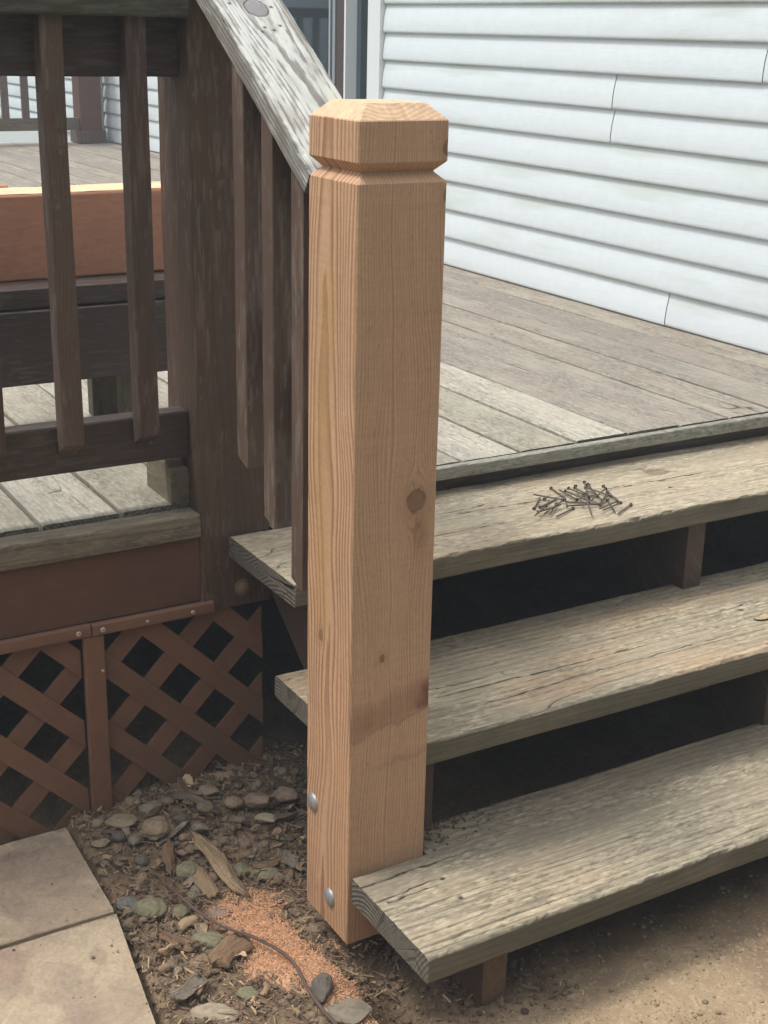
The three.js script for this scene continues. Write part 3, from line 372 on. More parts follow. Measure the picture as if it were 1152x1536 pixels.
// ───────────────────────── stair ─────────────────────────
const stair = thing('staircase', [0.9, 0, -0.2], 'open wooden staircase of three weathered grey treads on brown stringers', 'staircase');
function tread(name, tex, m, y, T, z0, z1, parts, o) { // parts: [x0, x1, zFrom, zTo, left end, right end]
  const gs = parts.map(([x0, x1, a, b, e0, e1], k) => { const g = plank(x1 - x0, b - a, T, { nl: Math.round((x1 - x0) / 0.004), nw: Math.round((b - a) / 0.0032), r: 0.005, tex, amp: o.amp, wave: 0.0032, chip: b === z1 ? o.chip : 0.001, uo: x0, vo: a - z0, seed: o.seed, ends: [e0, e1] }); g.translate(x0, y, a); return g; });
  const out = []; for (const g of gs) { const ix = g.index.array, n = g.groups[0].count; out.push([g, ix.slice(0, n), ix.slice(n)]); }
  const pos = [], nor = [], uv = [], A = [], B = []; let base = 0; for (const [g, a, b] of out) { for (const x of g.attributes.position.array) pos.push(x); for (const x of g.attributes.normal.array) nor.push(x); for (const x of g.attributes.uv.array) uv.push(x); for (const i of a) A.push(i + base); for (const i of b) B.push(i + base); base += g.attributes.position.count; }
  const g = new THREE.BufferGeometry(); g.setAttribute('position', new THREE.Float32BufferAttribute(pos, 3)); g.setAttribute('normal', new THREE.Float32BufferAttribute(nor, 3)); g.setAttribute('uv', new THREE.Float32BufferAttribute(uv, 2)); g.setIndex(A.concat(B)); g.addGroup(0, A.length, 0); g.addGroup(A.length, B.length, 1);
  return at(mesh(name, g, [m, M.greyEnd], stair), 0, 0, 0);
}
tag(tread('tread', texTread1, M.t1, 0.127, 0.043, -0.071, 0.232, [[0.1435, 1.86, -0.071, 0.232, 1, 1], [0.004, 0.1435, 0.003, 0.232, 1, 0]], { amp: 0.0035, chip: 0.006, seed: 11 }), 'lowest tread, notched round the new post and split at its left end');
tag(tread('tread', texTread2, M.t2, 0.318, 0.042, -0.345, -0.014, [[0.1435, 1.86, -0.345, -0.014, 1, 1], [0.044, 0.1435, -0.345, -0.143, 1, 0]], { amp: 0.0025, chip: 0.004, seed: 12 }), 'middle tread, passing behind the new post');
tag(tread('tread', texTread3, M.t3, 0.505, 0.042, -0.606, -0.288, [[0.1435, 1.86, -0.606, -0.288, 0, 1], [0.055, 0.1435, -0.555, -0.288, 1, 0]], { amp: 0.002, chip: 0.006, seed: 13 }), 'top tread with the pile of nails on it');
{
  const poly = [[0.173, -0.048], [0.173, 0.082], [-0.055, 0.082], [-0.055, 0.274], [-0.31, 0.274], [-0.31, 0.461], [-0.604, 0.461], [-0.604, 0.406], [0.002, -0.048]];
  const shape = new THREE.Shape(poly.map(([z, y]) => new THREE.Vector2(-z, y)));
  for (const [x, w, m] of [[0.1435, 0.045, mat(texBrown, { bump: 0.0008, rough: 0.85, tint: [0.62, 0.62, 0.66] })], [0.95, 0.045, M.stain], [1.72, 0.045, M.stain]]) {
    const g = new THREE.ExtrudeGeometry(shape, { depth: w, bevelEnabled: true, bevelSize: 0.0012, bevelThickness: 0.0012, bevelSegments: 1 }); g.rotateY(Math.PI / 2);
    const u = g.attributes.uv, p = g.attributes.position; for (let i = 0; i < u.count; i++) u.setXY(i, (p.getZ(i) * 0.8 + p.getY(i) * -0.6 + 1) / 2, (p.getX(i) + p.getY(i) * 0.8 + p.getZ(i) * 0.6) / 0.5);
    at(mesh('stringer', g, m, stair), x, 0, 0);
  }
  // fresh end grain on the nose of the near stringer
  const gz = new THREE.PlaneGeometry(0.044, 0.129); gz.translate(0, 0, 0); for (let i = 0; i < 4; i++) gz.attributes.uv.setXY(i, gz.attributes.uv.getX(i) * 0.15 + 0.05, gz.attributes.uv.getY(i) * 0.43);
  at(mesh('end_grain', gz, mat(texCedarEnd, { bump: 0.0015, tint: [0.27, 0.255, 0.235], rough: 0.9 }), stair), 0.166, 0.017, 0.1752);
}
// ───────────────────────── stair railing ─────────────────────────
{
  const r = thing('stair_railing', [0.06, 0.5, -0.3], 'sloping stair railing with a peeling white handrail and brown balusters', 'railing');
  const a = Math.atan(0.68), s = Math.sin(a), c = Math.cos(a), z0 = -0.74, L = (z0 + 0.131) / -c, W = 0.124;
  const g = plank(L, W, 0.04, { nl: 140, nw: 40, r: 0.005, tex: texRail, amp: 0.004, wave: 0.002, chip: 0.005, seed: 21, uo: -0.0, vo: 0 });
  const h = mesh('handrail', g, [M.rail, M.greyEnd], r); h.quaternion.setFromRotationMatrix(new THREE.Matrix4().makeBasis(V3(0, -s, c), V3(0, c, s), V3(-1, 0, 0))); at(h, W, 1.201 - 0.68 * (z0 + 0.14), z0); tag(h, 'peeling white handrail with grey knots and cracks');
  for (const [z, y] of [[-0.411, 0.699], [-0.310, 0.624], [-0.212, 0.552]]) { const top = 1.201 - 0.68 * (z + 0.14) - 0.045;
    const b = member('baluster', [0.008, y, z], [0.046, top, z + 0.038], 'y', texStain, M.stainPale, r, { nl: 16, nw: 3, r: 0.002, wave: 0.0012 }), p = b.geometry.attributes.position;
    for (let i = 0; i < p.count; i++) { const zz = 1 + p.getY(i) / 0.038; if (p.getX(i) > top - y - 1e-4) p.setX(i, p.getX(i) - 0.026 * zz); else if (p.getX(i) < 1e-4) { p.setX(i, p.getX(i) - 0.012 * zz + 0.006 + 0 * p.getZ(i)); } }
    b.geometry.computeVertexNormals(); }
  const low = plank(0.30, 0.038, 0.085, { nl: 6, tex: texStain, seed: 4 }), lr = mesh('lower_rail', low, [M.stain, M.stain], r); lr.quaternion.copy(h.quaternion); at(lr, 0.0845, 0.80 - 0.68 * (-0.395 + 0.14), -0.395);
  const up = plank(0.30, 0.038, 0.085, { nl: 6, tex: texStain, seed: 5 }), ur = mesh('upper_rail', up, [M.stain, M.stain], r); ur.quaternion.copy(h.quaternion); at(ur, 0.0845, 1.154 - 0.68 * (-0.395 + 0.14), -0.395);
}
// ───────────────────────── the new cedar post ─────────────────────────
{
  const W = 0.14, t = thing('newel_post', [0, 0, 0], 'new square cedar post with chamfered grooved top standing at the steps', 'post');
  const ringsY = [[0, 0.0015], [0.0015, 0]]; for (let k = 1; k < 40; k++) ringsY.push([0.0015 + 1.187 * k / 40, 0]);
  ringsY.push([1.1895, 0], [1.191, 0.0012], [1.2015, 0.0128], [1.2035, 0.0134], [1.2155, 0.0012], [1.2175, 0], [1.235, 0], [1.2525, 0], [1.2695, 0], [1.271, 0.0012], [1.2915, 0.0225]);
  const pos = [], uv = [], groups = [[], [], []], r = 0.0016;
  const rim = (y, i) => { const e = (n2(y * 55, 3) - 0.5) * 0.0009 + (n2(y * 9, 7) - 0.5) * 0.0012, a = i + Math.max(0, e), q = (x, z) => [x, y, z]; return [q(a + r, -i), q(W - a - r, -i), q(W - i, -a - r), q(W - i, -W + a + r), q(W - a - r, -W + i), q(a + r, -W + i), q(i, -W + a + r), q(i, -a - r)]; };
  const UV = (p, f) => f === 2 ? [(p[0] + 0.02) / 0.3, (p[2] + 0.2) / 0.3] : [p[1] / 1.3, (f === 1 ? -p[2] : p[0]) / 0.14 * 0.98 + 0.01];
  const tri = (a, b, c, f) => { for (const p of [a, b, c]) { groups[f].push([p, UV(p, f)]); } };
  const wall = [0, 0, 0, 1, 0, 1, 1, 0]; let A = rim(...ringsY[0]);
  for (let k = 1; k < ringsY.length; k++) { const B = rim(...ringsY[k]), cut = Math.abs(ringsY[k][1] - ringsY[k - 1][1]) > 0.01; for (let j = 0; j < 8; j++) { const f = cut ? (ringsY[k][0] > 1.25 ? 2 : wall[j]) : wall[j], a = A[j], b = A[(j + 1) % 8], c = B[(j + 1) % 8], d = B[j]; tri(a, b, c, f); tri(a, c, d, f); } A = B; }
  for (let j = 1; j < 7; j++) tri(A[0], A[j], A[j + 1], 2); const F = rim(...ringsY[0]); for (let j = 1; j < 7; j++) tri(F[0], F[j + 1], F[j], 2);
  const g = new THREE.BufferGeometry(); let st = 0; groups.forEach((list, f) => { for (const [p, q] of list) { pos.push(...p); uv.push(...q); } g.addGroup(st, list.length, f); st += list.length; });
  g.setAttribute('position', new THREE.Float32BufferAttribute(pos, 3)); g.setAttribute('uv', new THREE.Float32BufferAttribute(uv, 2)); g.computeVertexNormals();
  mesh('shaft', g, [M.postFront, M.postLeft, M.cedarEnd], t);
  const bolt = new THREE.LatheGeometry([[0, 0.0072], [0.004, 0.0070], [0.008, 0.0060], [0.012, 0.0040], [0.0145, 0.0016], [0.0150, 0]].map((p) => new THREE.Vector2(...p)), 32); bolt.rotateZ(Math.PI / 2); bolt.scale(1, 1.05, 1.05);
  const bolt2 = bolt.clone(); for (const [y, z, bg] of [[0.2005, -0.117, bolt], [0.0555, -0.0575, bolt2]]) { const b = at(mesh('carriage_bolt', bg, M.zinc, t), -0.0002, y, z); const mk = mesh('head_mark', mergeGeometries([new THREE.BoxGeometry(0.001, 0.001, 0.008).translate(0, 0.003, 0), new THREE.BoxGeometry(0.001, 0.001, 0.006).translate(0, -0.003, 0)]), M.zinc, b); mk.position.set(-0.0066, 0, 0); }
}
// ───────────────────────── bench and new timber behind the railing ─────────────────────────
{
  const b = thing('bench', [-0.4, DY, -1.1], 'low dark brown timber bench on the deck behind the railing', 'bench');
  member('seat_board', [-1.25, 0.860, -1.14], [0.42, 0.899, -1.0], 'x', texStain, M.stainDark, b, { nl: 40, nw: 4, wave: 0.002, r: 0.003 }); member('seat_board', [-1.25, 0.860, -1.285], [0.42, 0.898, -1.146], 'x', texStain, M.stainPale, b, { nl: 10 });
  member('apron', [-1.25, 0.712, -1.03], [0.42, 0.8575, -0.990], 'f', texStain, M.stainDark, b, { nl: 20, nw: 4, wave: 0.001 });
  for (const x of [-1.15, 0.034]) for (const z of [-1.07, -1.26]) member('leg', [x, DY + 0.004, z], [x + 0.07, 0.858, z + 0.036], 'y', texStain, M.plank, b, { nl: 2 });
  const c1 = member('cedar_beam', [-1.2, 0.9005, -1.20], [0.40, 1.065, -1.084], 'f', texBrown, [M.cedarBeam, M.cedarEnd], null, { nl: 60, nw: 4, r: 0.004, uo: 0.1, vo: 0.01, wave: 0.003 }); c1.name = 'cedar_beam'; tag(c1, 'new orange cedar beam lying along the front of the dark bench', 'timber', 'new cedar timbers on the bench');
  { const q = member('sunlit_top_sheet', [-1.2, 1.0655, -1.198], [0.398, 1.068, -1.087], 'x', texPostLeft, [mat(texPostLeft, { bump: 0.0004, tint: [1.55, 1.75, 1.85] }), M.cedarEnd], c1, { nl: 60, nw: 3, r: 0.001, wave: 0.006 }); c1.updateMatrixWorld(); const w = q.position.clone(); q.quaternion.copy(c1.quaternion.clone().invert().multiply(q.quaternion)); const o0 = c1.getWorldPosition(V3(0, 0, 0)); q.position.copy(V3(-1.2, 1.068, -1.198).sub(o0).applyQuaternion(c1.quaternion.clone().invert())); }  // pale sheet on the beam top, painting in the sunlight that falls there
  const c2 = member('cedar_beam', [-1.2, 0.9005, -1.262], [-0.125, 1.071, -1.206], 'f', texBrown, [M.cedarBeam, M.cedarEnd], null, { nl: 20, nw: 4, r: 0.004, uo: 0.6, vo: 0.04 }); tag(c2, 'shorter cedar timber lying behind the long beam on the bench', 'timber', 'new cedar timbers on the bench');
}
{
  const r = thing('far_railing', [1.5, DY, -8.2], 'distant brown railing across the far end of the deck by the house', 'railing');
  member('post', [2.364, DY, -8.36], [2.524, 1.75, -8.206], 'y', texBrown, M.stainRed, r, { nl: 6 }); member('post_base', [2.34, DY + 0.002, -8.39], [2.545, 0.650, -8.18], 'y', texStain, M.stainPale, r, { nl: 2, r: 0.012 });
  member('bottom_rail', [-1.0, 0.655, -8.26], [2.36, 0.740, -8.222], 'f', texDeckB, M.plank, r); member('top_rail', [-1.0, 1.45, -8.30], [2.36, 1.52, -8.18], 'f', texStain, M.stain, r);
  for (let k = 0; k < 22; k++) { const x = 2.1 - 0.1415 * k; member('baluster', [x, 0.7415, -8.258], [x + 0.048, 1.449, -8.222], 'y', texStain, M.stainPale, r, { nl: 2 }); }
}
// ───────────────────────── loose things on the ground ─────────────────────────
const woodMats = {}; const woodMat = (k) => woodMats[k] ??= mat(texDeckB, { bump: 0.004, rough: 0.92, tint: { bark: [0.88, 0.62, 0.44], barkPale: [1.35, 1.08, 0.80], leaf: [1.35, 1.15, 0.88], dark: [0.62, 0.55, 0.48], grey: [0.98, 0.92, 0.84], cream: [2.5, 2.2, 1.75] }[k] });
const stoneMats = {}; const stoneMat = (c) => stoneMats[c] ??= mat(texStone, { bump: 0.0012, rough: 0.9, tint: { tan: [0.30, 0.225, 0.15], grey: [0.245, 0.20, 0.155], green: [0.215, 0.195, 0.12], blue: [0.175, 0.165, 0.15], brown: [0.22, 0.155, 0.11], pink: [0.27, 0.19, 0.145], dark: [0.13, 0.11, 0.09], pale: [0.36, 0.29, 0.21], bark: [0.20, 0.115, 0.065], barkPale: [0.35, 0.225, 0.125], leaf: [0.33, 0.245, 0.155], twig: [0.135, 0.09, 0.075] }[c] });
function stoneGeo(a, b, c, seed, angular) { // waterworn or broken stone with half axes a, b, c
  const g = new THREE.IcosahedronGeometry(1, 7), p = g.attributes.position, r = RNG(seed * 91 + 5), planes = []; for (let k = 0; k < 7; k++) planes.push([V3(r() - 0.5, r() - 0.3, r() - 0.5).normalize(), 0.62 + r() * 0.25]);
  for (let i = 0; i < p.count; i++) { const v = V3(p.getX(i), p.getY(i), p.getZ(i)); let d = 1 + (fbm(v.x * 1.3 + seed, v.y * 1.3 + v.z * 1.1 + seed * 2, 3) - 0.5) * 0.5 + (fbm(v.x * 5 + v.y * 3, v.z * 5 + seed, 3) - 0.5) * 0.10; if (angular) for (const [n, l] of planes) { const q = v.dot(n) * d; if (q > l) d *= mix(1, l / q, 0.9); } v.multiplyScalar(d); p.setXYZ(i, v.x * a, v.y * b, v.z * c); }
  g.computeVertexNormals(); const m = g; return m;
}
let stoneNo = 0;
function stone(px, py, w, h, color, label, o = {}) {
  const k = 1 / 850, P = onY(px, py, -0.03), gy = soil(P.x, P.z), Q = onY(px, py + h * 0.12, gy + 0.002), a = w * k * 0.5, b = h * k * (o.flat ? 0.28 : 0.42), c = h * k * (o.flat ? 0.72 : 0.56); stoneNo++;
  const m = mesh('stone', stoneGeo(a, b, c, stoneNo, o.angular), stoneMat(color)); m.position.set(Q.x, gy + b * (o.lift ?? 0.45), Q.z); m.rotation.set((o.tilt ?? 0), -0.54 + (o.turn ?? 0), o.roll ?? 0);
  tag(m, label, 'stone', 'stones in the mulch bed');
}
stone(232, 1243, 46, 38, 'tan', 'largest round tan stone in front of the lattice divider');
stone(227, 1212, 38, 30, 'grey', 'blunt grey-tan stone right behind the largest round tan stone', { angular: 1 });
stone(183, 1232, 48, 24, 'tan', 'flat angular tan stone at the foot of the lattice divider', { angular: 1, flat: 1, lift: 1.0 });
stone(202, 1259, 21, 19, 'grey', 'small round grey pebble left of the largest tan stone'); stone(177, 1254, 22, 18, 'dark', 'small dark pebble tucked under the flat angular tan stone');
stone(350, 1203, 34, 22, 'tan', 'oval tan stone at the back of the bed before the lattice'); stone(313, 1186, 32, 22, 'tan', 'tan stone touching the right lattice panel', { angular: 1 });
stone(307, 1209, 26, 20, 'green', 'small greenish stone below the tan stone at the right lattice panel', { angular: 1 }); stone(388, 1200, 44, 32, 'pink', 'dusty pinkish stone in the heap left of the new post', { angular: 1 });
stone(430, 1192, 40, 34, 'pink', 'dusty brown stone touching the new post at the back of the heap', { angular: 1 }); stone(358, 1228, 24, 16, 'brown', 'brown stone in the middle of the heap behind the splinter', { angular: 1 });
stone(400, 1225, 36, 18, 'pale', 'pale flat stone in the heap left of the upper bolt', { flat: 1, angular: 1 }); stone(323, 1267, 19, 15, 'pink', 'small reddish pebble above the long splinter'); stone(329, 1286, 20, 20, 'green', 'small green stone behind the long splinter');
stone(281, 1307, 40, 30, 'green', 'rounded green stone left of the long splinter'); stone(361, 1305, 30, 26, 'green', 'grey-green stone right of the long splinter', { angular: 1 }); stone(398, 1308, 46, 28, 'green', 'broad grey-green stone near the new post below the heap', { flat: 1, lift: 0.8 });
stone(373, 1283, 22, 14, 'grey', 'small grey stone above the broad grey-green stone', { angular: 1 }); stone(190, 1356, 36, 22, 'blue', 'bluish grey stone at the right corner of the rear paving slab', { turn: 0.3 }); stone(226, 1363, 54, 34, 'green', 'large smooth green stone beside the paving slabs');
stone(289, 1344, 22, 20, 'green', 'small dark green stone below the splinter', { angular: 1 }); stone(312, 1412, 52, 28, 'green', 'long smooth pale green stone on the near side of the twig', { turn: -0.15 }); stone(371, 1492, 32, 22, 'green', 'green stone lying in wood chips near the bottom edge', { angular: 1 });
stone(331, 1371, 36, 26, 'pink', 'brownish stone at the edge of the sawdust', { lift: 0.3 }); stone(273, 1368, 28, 26, 'green', 'angular pale green stone behind the twig', { angular: 1 }); stone(266, 1459, 18, 20, 'grey', 'small grey pebble near the second paving slab', { angular: 1 });
stone(484, 1482, 34, 44, 'dark', 'dark upright earth-covered stone beside the sawdust', { angular: 1, lift: 0.3 }); stone(520, 1522, 66, 36, 'grey', 'flat grey-brown stone at the bottom edge by the hole', { flat: 1, angular: 1, lift: 0.9 }); stone(322, 1520, 72, 30, 'pale', 'pale tan stone half buried at the bottom edge', { lift: 0.2 });
stone(356, 1348, 40, 22, 'brown', 'brown stone sunk in the top of the sawdust', { lift: 0.2 }); stone(412, 1352, 26, 18, 'dark', 'dark clod of earth on the upper sawdust', { angular: 1 }); stone(300, 1240, 26, 16, 'grey', 'grey stone in the bed left of the curled bark', { angular: 1 }); stone(270, 1226, 26, 20, 'dark', 'dark stone behind the bark curl', { angular: 1 }); stone(250, 1200, 22, 16, 'brown', 'brown pebble at the foot of the lattice', { angular: 1 });
stone(213, 1290, 20, 18, 'dark', 'dark pebble among shreds right of the rear slab'); stone(205, 1330, 26, 18, 'dark', 'dark rounded pebble above the bluish stone'); stone(152, 1262, 30, 16, 'tan', 'flat tan stone at the corner of the rear slab', { flat: 1, angular: 1 });

function barkGeo(L, W, T, seed, o = {}) { // torn piece of wood or bark: frayed ends, ridged, bent
  const nl = 28, nw = 8, pos = [], uv = [], idx = [], n = (nw + 1) * 2; const ends = (t, j) => (t < 0.5 ? -1 : 1) * (n2(j * 0.9 + seed, t < 0.5 ? 2 : 5) - 0.5) * L * 0.22 * ss(0.3, 0.5, Math.abs(t - 0.5));
  for (let i = 0; i <= nl; i++) { const t = i / nl, taper = (o.taper ? mix(1, 0.25, t) : 1) * (0.75 + 0.5 * n2(t * 4, seed)) * (0.25 + 0.75 * ss(0, 0.14, t) * ss(1, 0.86, t)); const by = (o.bend ?? 0) * (4 * t * (1 - t)) * L + (n2(t * 3 + seed, 1.5) - 0.5) * T * 0.6, bz = (n2(t * 2.5 + seed, 8) - 0.5) * W * 0.6;
    for (let k = 0; k < 2; k++) for (let j = 0; j <= nw; j++) { const s = k ? 1 - j / nw : j / nw, e = (s - 0.5) * 2, rid = (fbm(s * 9 + seed, t * 3, 3) - 0.5) * T * 0.9; const h = Math.sqrt(Math.max(0.05, 1 - e * e)); pos.push((t - 0.5) * L + ends(t, Math.round(s * nw)), by + (k ? -T * 0.35 * h : T * 0.5 * h + rid) + (o.cup ?? 0) * e * e, bz + e * W * 0.5 * taper); uv.push(t * L * 1.4 + seed * 0.13, s * W * 7 + seed * 0.37); } }
  for (let i = 0; i < nl; i++) for (let j = 0; j < n; j++) { const a = i * n + j, b = i * n + (j + 1) % n; idx.push(a, b, a + n, b, b + n, a + n); }
  for (const e of [0, nl]) { const c = pos.length / 3; let x = 0, y = 0, z = 0; for (let j = 0; j < n; j++) { const q = (e * n + j) * 3; x += pos[q] / n; y += pos[q + 1] / n; z += pos[q + 2] / n; } pos.push(x, y, z); uv.push(0, 0); for (let j = 0; j < n; j++) { const a = e * n + j, b = e * n + (j + 1) % n; if (e) idx.push(c, a, b); else idx.push(c, b, a); } }
  const g = new THREE.BufferGeometry(); g.setAttribute('position', new THREE.Float32BufferAttribute(pos, 3)); g.setAttribute('uv', new THREE.Float32BufferAttribute(uv, 2)); g.setIndex(idx); g.computeVertexNormals(); return g;
}
let barkNo = 30;
function bark(name, ax, ay, bx, by, wpx, color, label, cat, o = {}) { // from one end to the other in the surveyed photograph
  const A = onY(ax, ay, -0.03 + (o.up ?? 0)), B = onY(bx, by, -0.03 + (o.up ?? 0)), gA = soil(A.x, A.z), gB = soil(B.x, B.z), d = B.clone().sub(A), L = Math.hypot(d.x, d.z); barkNo++;
  const m = mesh(name, barkGeo(L, wpx / 850, (o.thick ?? 8) / 1000, barkNo, o), woodMat(color)); m.position.set((A.x + B.x) / 2, (gA + gB) / 2 + (o.lift ?? 0.008), (A.z + B.z) / 2); m.rotation.order = 'YXZ'; m.rotation.set(o.roll ?? 0, Math.atan2(-d.z, d.x), Math.atan2(gB - gA, L) + (o.pitch ?? 0)); tag(m, label, cat, o.group);
}
bark('wood_splinter', 292, 1272, 374, 1342, 24, 'barkPale', 'long weathered wood splinter lying across the stones', 'splinter', { thick: 16, lift: 0.016 });
const BG = 'bark pieces in the mulch bed';
bark('bark_piece', 253, 1280, 257, 1318, 17, 'bark', 'upright brown bark piece left of the rounded green stone', 'bark', { group: BG, lift: 0.014, thick: 10 }); bark('bark_piece', 296, 1305, 316, 1345, 26, 'barkPale', 'frayed bark piece between the green stone and the splinter', 'bark', { group: BG, lift: 0.012, thick: 12 });
bark('bark_piece', 322, 1442, 372, 1405, 38, 'bark', 'thick bark chunk beside the twig on the sawdust edge', 'bark', { group: BG, thick: 18, lift: 0.014 }); bark('bark_piece', 238, 1392, 292, 1416, 20, 'bark', 'thin brown bark strip left of the long green stone', 'bark', { group: BG, lift: 0.008 });
bark('bark_piece', 258, 1228, 330, 1246, 22, 'dark', 'curled dark bark strip in front of the lattice', 'bark', { group: BG, bend: 0.12, cup: -0.006, lift: 0.012 }); bark('bark_piece', 262, 1206, 318, 1252, 26, 'bark', 'broad brown bark slab behind the curled strip', 'bark', { group: BG, thick: 8, lift: 0.014 });
bark('bark_piece', 206, 1340, 214, 1316, 12, 'barkPale', 'small pale wood chip standing left of the twig tip', 'wood chip', { lift: 0.010, group: BG }); bark('bark_piece', 378, 1300, 418, 1292, 12, 'bark', 'thin stick above the broad grey-green stone', 'bark', { group: BG, lift: 0.014 });
bark('bark_piece', 428, 1275, 452, 1297, 22, 'grey', 'grey flat chip next to the new post', 'bark', { group: BG, thick: 5, lift: 0.012 }); bark('bark_piece', 172, 1366, 206, 1402, 12, 'grey', 'grey stick beside the joint of the paving slabs', 'bark', { group: BG, lift: 0.006 });
bark('bark_piece', 300, 1452, 352, 1436, 9, 'bark', 'narrow brown stick below the thick bark chunk', 'bark', { group: BG, lift: 0.006 }); bark('bark_piece', 340, 1470, 420, 1500, 10, 'bark', 'thin root lying under the twig at the near edge', 'bark', { group: BG, lift: 0.004 });
bark('bark_piece', 225, 1270, 262, 1264, 14, 'barkPale', 'pale thin flake below the largest round stone', 'bark', { group: BG, thick: 3, lift: 0.012 }); bark('bark_piece', 232, 1284, 280, 1262, 14, 'grey', 'grey flake beside the pale thin flake', 'bark', { group: BG, thick: 4, lift: 0.014, pitch: 0.2 }); bark('bark_piece', 385, 1250, 440, 1238, 12, 'dark', 'dark shred in the heap left of the upper bolt', 'bark', { group: BG, lift: 0.014 });
const LG = 'dry leaves in the mulch bed';
bark('dry_leaf', 292, 1366, 310, 1406, 17, 'leaf', 'narrow tan dry leaf crossing under the twig', 'leaf', { group: LG, thick: 2, cup: 0.004, lift: 0.012 }); bark('dry_leaf', 262, 1498, 302, 1460, 26, 'grey', 'grey folded dry leaf in front of the long green stone', 'leaf', { group: LG, thick: 2, cup: 0.010, lift: 0.012 }); bark('dry_leaf', 195, 1413, 228, 1430, 20, 'leaf', 'tan dry leaf by the edge of the second paving slab', 'leaf', { group: LG, thick: 2, cup: -0.004, lift: 0.008 });
{
  const pts = [[228, 1306, 0.020], [262, 1336, 0.018], [298, 1368, 0.02], [333, 1389, 0.016], [385, 1408, 0.012], [428, 1432, 0.012], [446, 1452, 0.012], [460, 1480, 0.014], [482, 1512, 0.012], [512, 1545, 0.008]].map(([x, y, h]) => { const p = onY(x, y, -0.035 + h); return V3(p.x, Math.max(p.y, soil(p.x, p.z) + 0.006), p.z); });
  const g = new THREE.TubeGeometry(new THREE.CatmullRomCurve3(pts), 120, 0.0025, 9), p = g.attributes.position, nr = g.attributes.normal; for (let i = 0; i < p.count; i++) { const k = Math.floor(i / 10) / 120, d = (0.25 - 0.5 * k) * -0.0022 + (n2(k * 60, i % 10) - 0.5) * 0.0012; p.setXYZ(i, p.getX(i) + nr.getX(i) * d, p.getY(i) + nr.getY(i) * d, p.getZ(i) + nr.getZ(i) * d); }
  g.computeVertexNormals(); tag(mesh('twig', g, stoneMat('twig')), 'long thin brown twig running over the stones and sawdust', 'twig');
}
// crumbs that nobody could count
const lum = (r, a, b) => { const k = a + b * r(); return (v) => v * k; };
function soup() { const P = [], N = [], C = [], I = []; return { P, C, I, add(pts, faces, col) { const b = P.length / 3; for (const q of pts) { P.push(q.x, q.y, q.z); C.push(...col); } for (const f of faces) I.push(b + f[0], b + f[1], b + f[2]); }, geo() { const g = new THREE.BufferGeometry(); g.setAttribute('position', new THREE.Float32BufferAttribute(P, 3)); g.setAttribute('color', new THREE.Float32BufferAttribute(C, 3)); g.setIndex(I); const f = g.toNonIndexed(); f.computeVertexNormals(); return f; } }; }
const BOXF = [[0, 1, 2], [0, 2, 3], [4, 6, 5], [4, 7, 6], [0, 4, 5], [0, 5, 1], [1, 5, 6], [1, 6, 2], [2, 6, 7], [2, 7, 3], [3, 7, 4], [3, 4, 0]];
function chip(s, rnd, c, l, w, t, col, tilt) { const e = new THREE.Euler((rnd() - 0.5) * tilt, rnd() * 6.3, (rnd() - 0.5) * tilt), q = []; for (let k = 0; k < 8; k++) { const sx = [-1, 1, 1, -1][k % 4], sz = [-1, -1, 1, 1][k % 4], sy = k < 4 ? 1 : -1; q.push(V3(sx * l / 2 * (0.5 + rnd() * 0.6), sy * t / 2 * (0.6 + rnd() * 0.6), sz * w / 2 * (0.4 + rnd() * 0.7)).applyEuler(e).add(c)); } s.add(q, BOXF, col); }
const paverX = (z) => (z < -0.27 ? -0.275 - (z + 0.556) * 0.03 : -0.287 - (z + 0.27) * 0.135);
const sawdustAt = (() => { const c = [[-0.075, -0.225, 0.08, 0.065], [-0.09, -0.15, 0.085, 0.09], [-0.08, -0.08, 0.08, 0.08], [-0.055, -0.015, 0.062, 0.07], [-0.032, 0.045, 0.05, 0.065], [-0.020, 0.105, 0.042, 0.055]]; return (x, z) => { let m = 0; for (const [a, b, r, q] of c) m = Math.max(m, 1 - Math.hypot((x - a) / r, (z - b) / q)); return clamp(m * 1.9 + (fbm(x * 38, z * 38, 4) - 0.5) * 1.0 - 0.14); }; })();
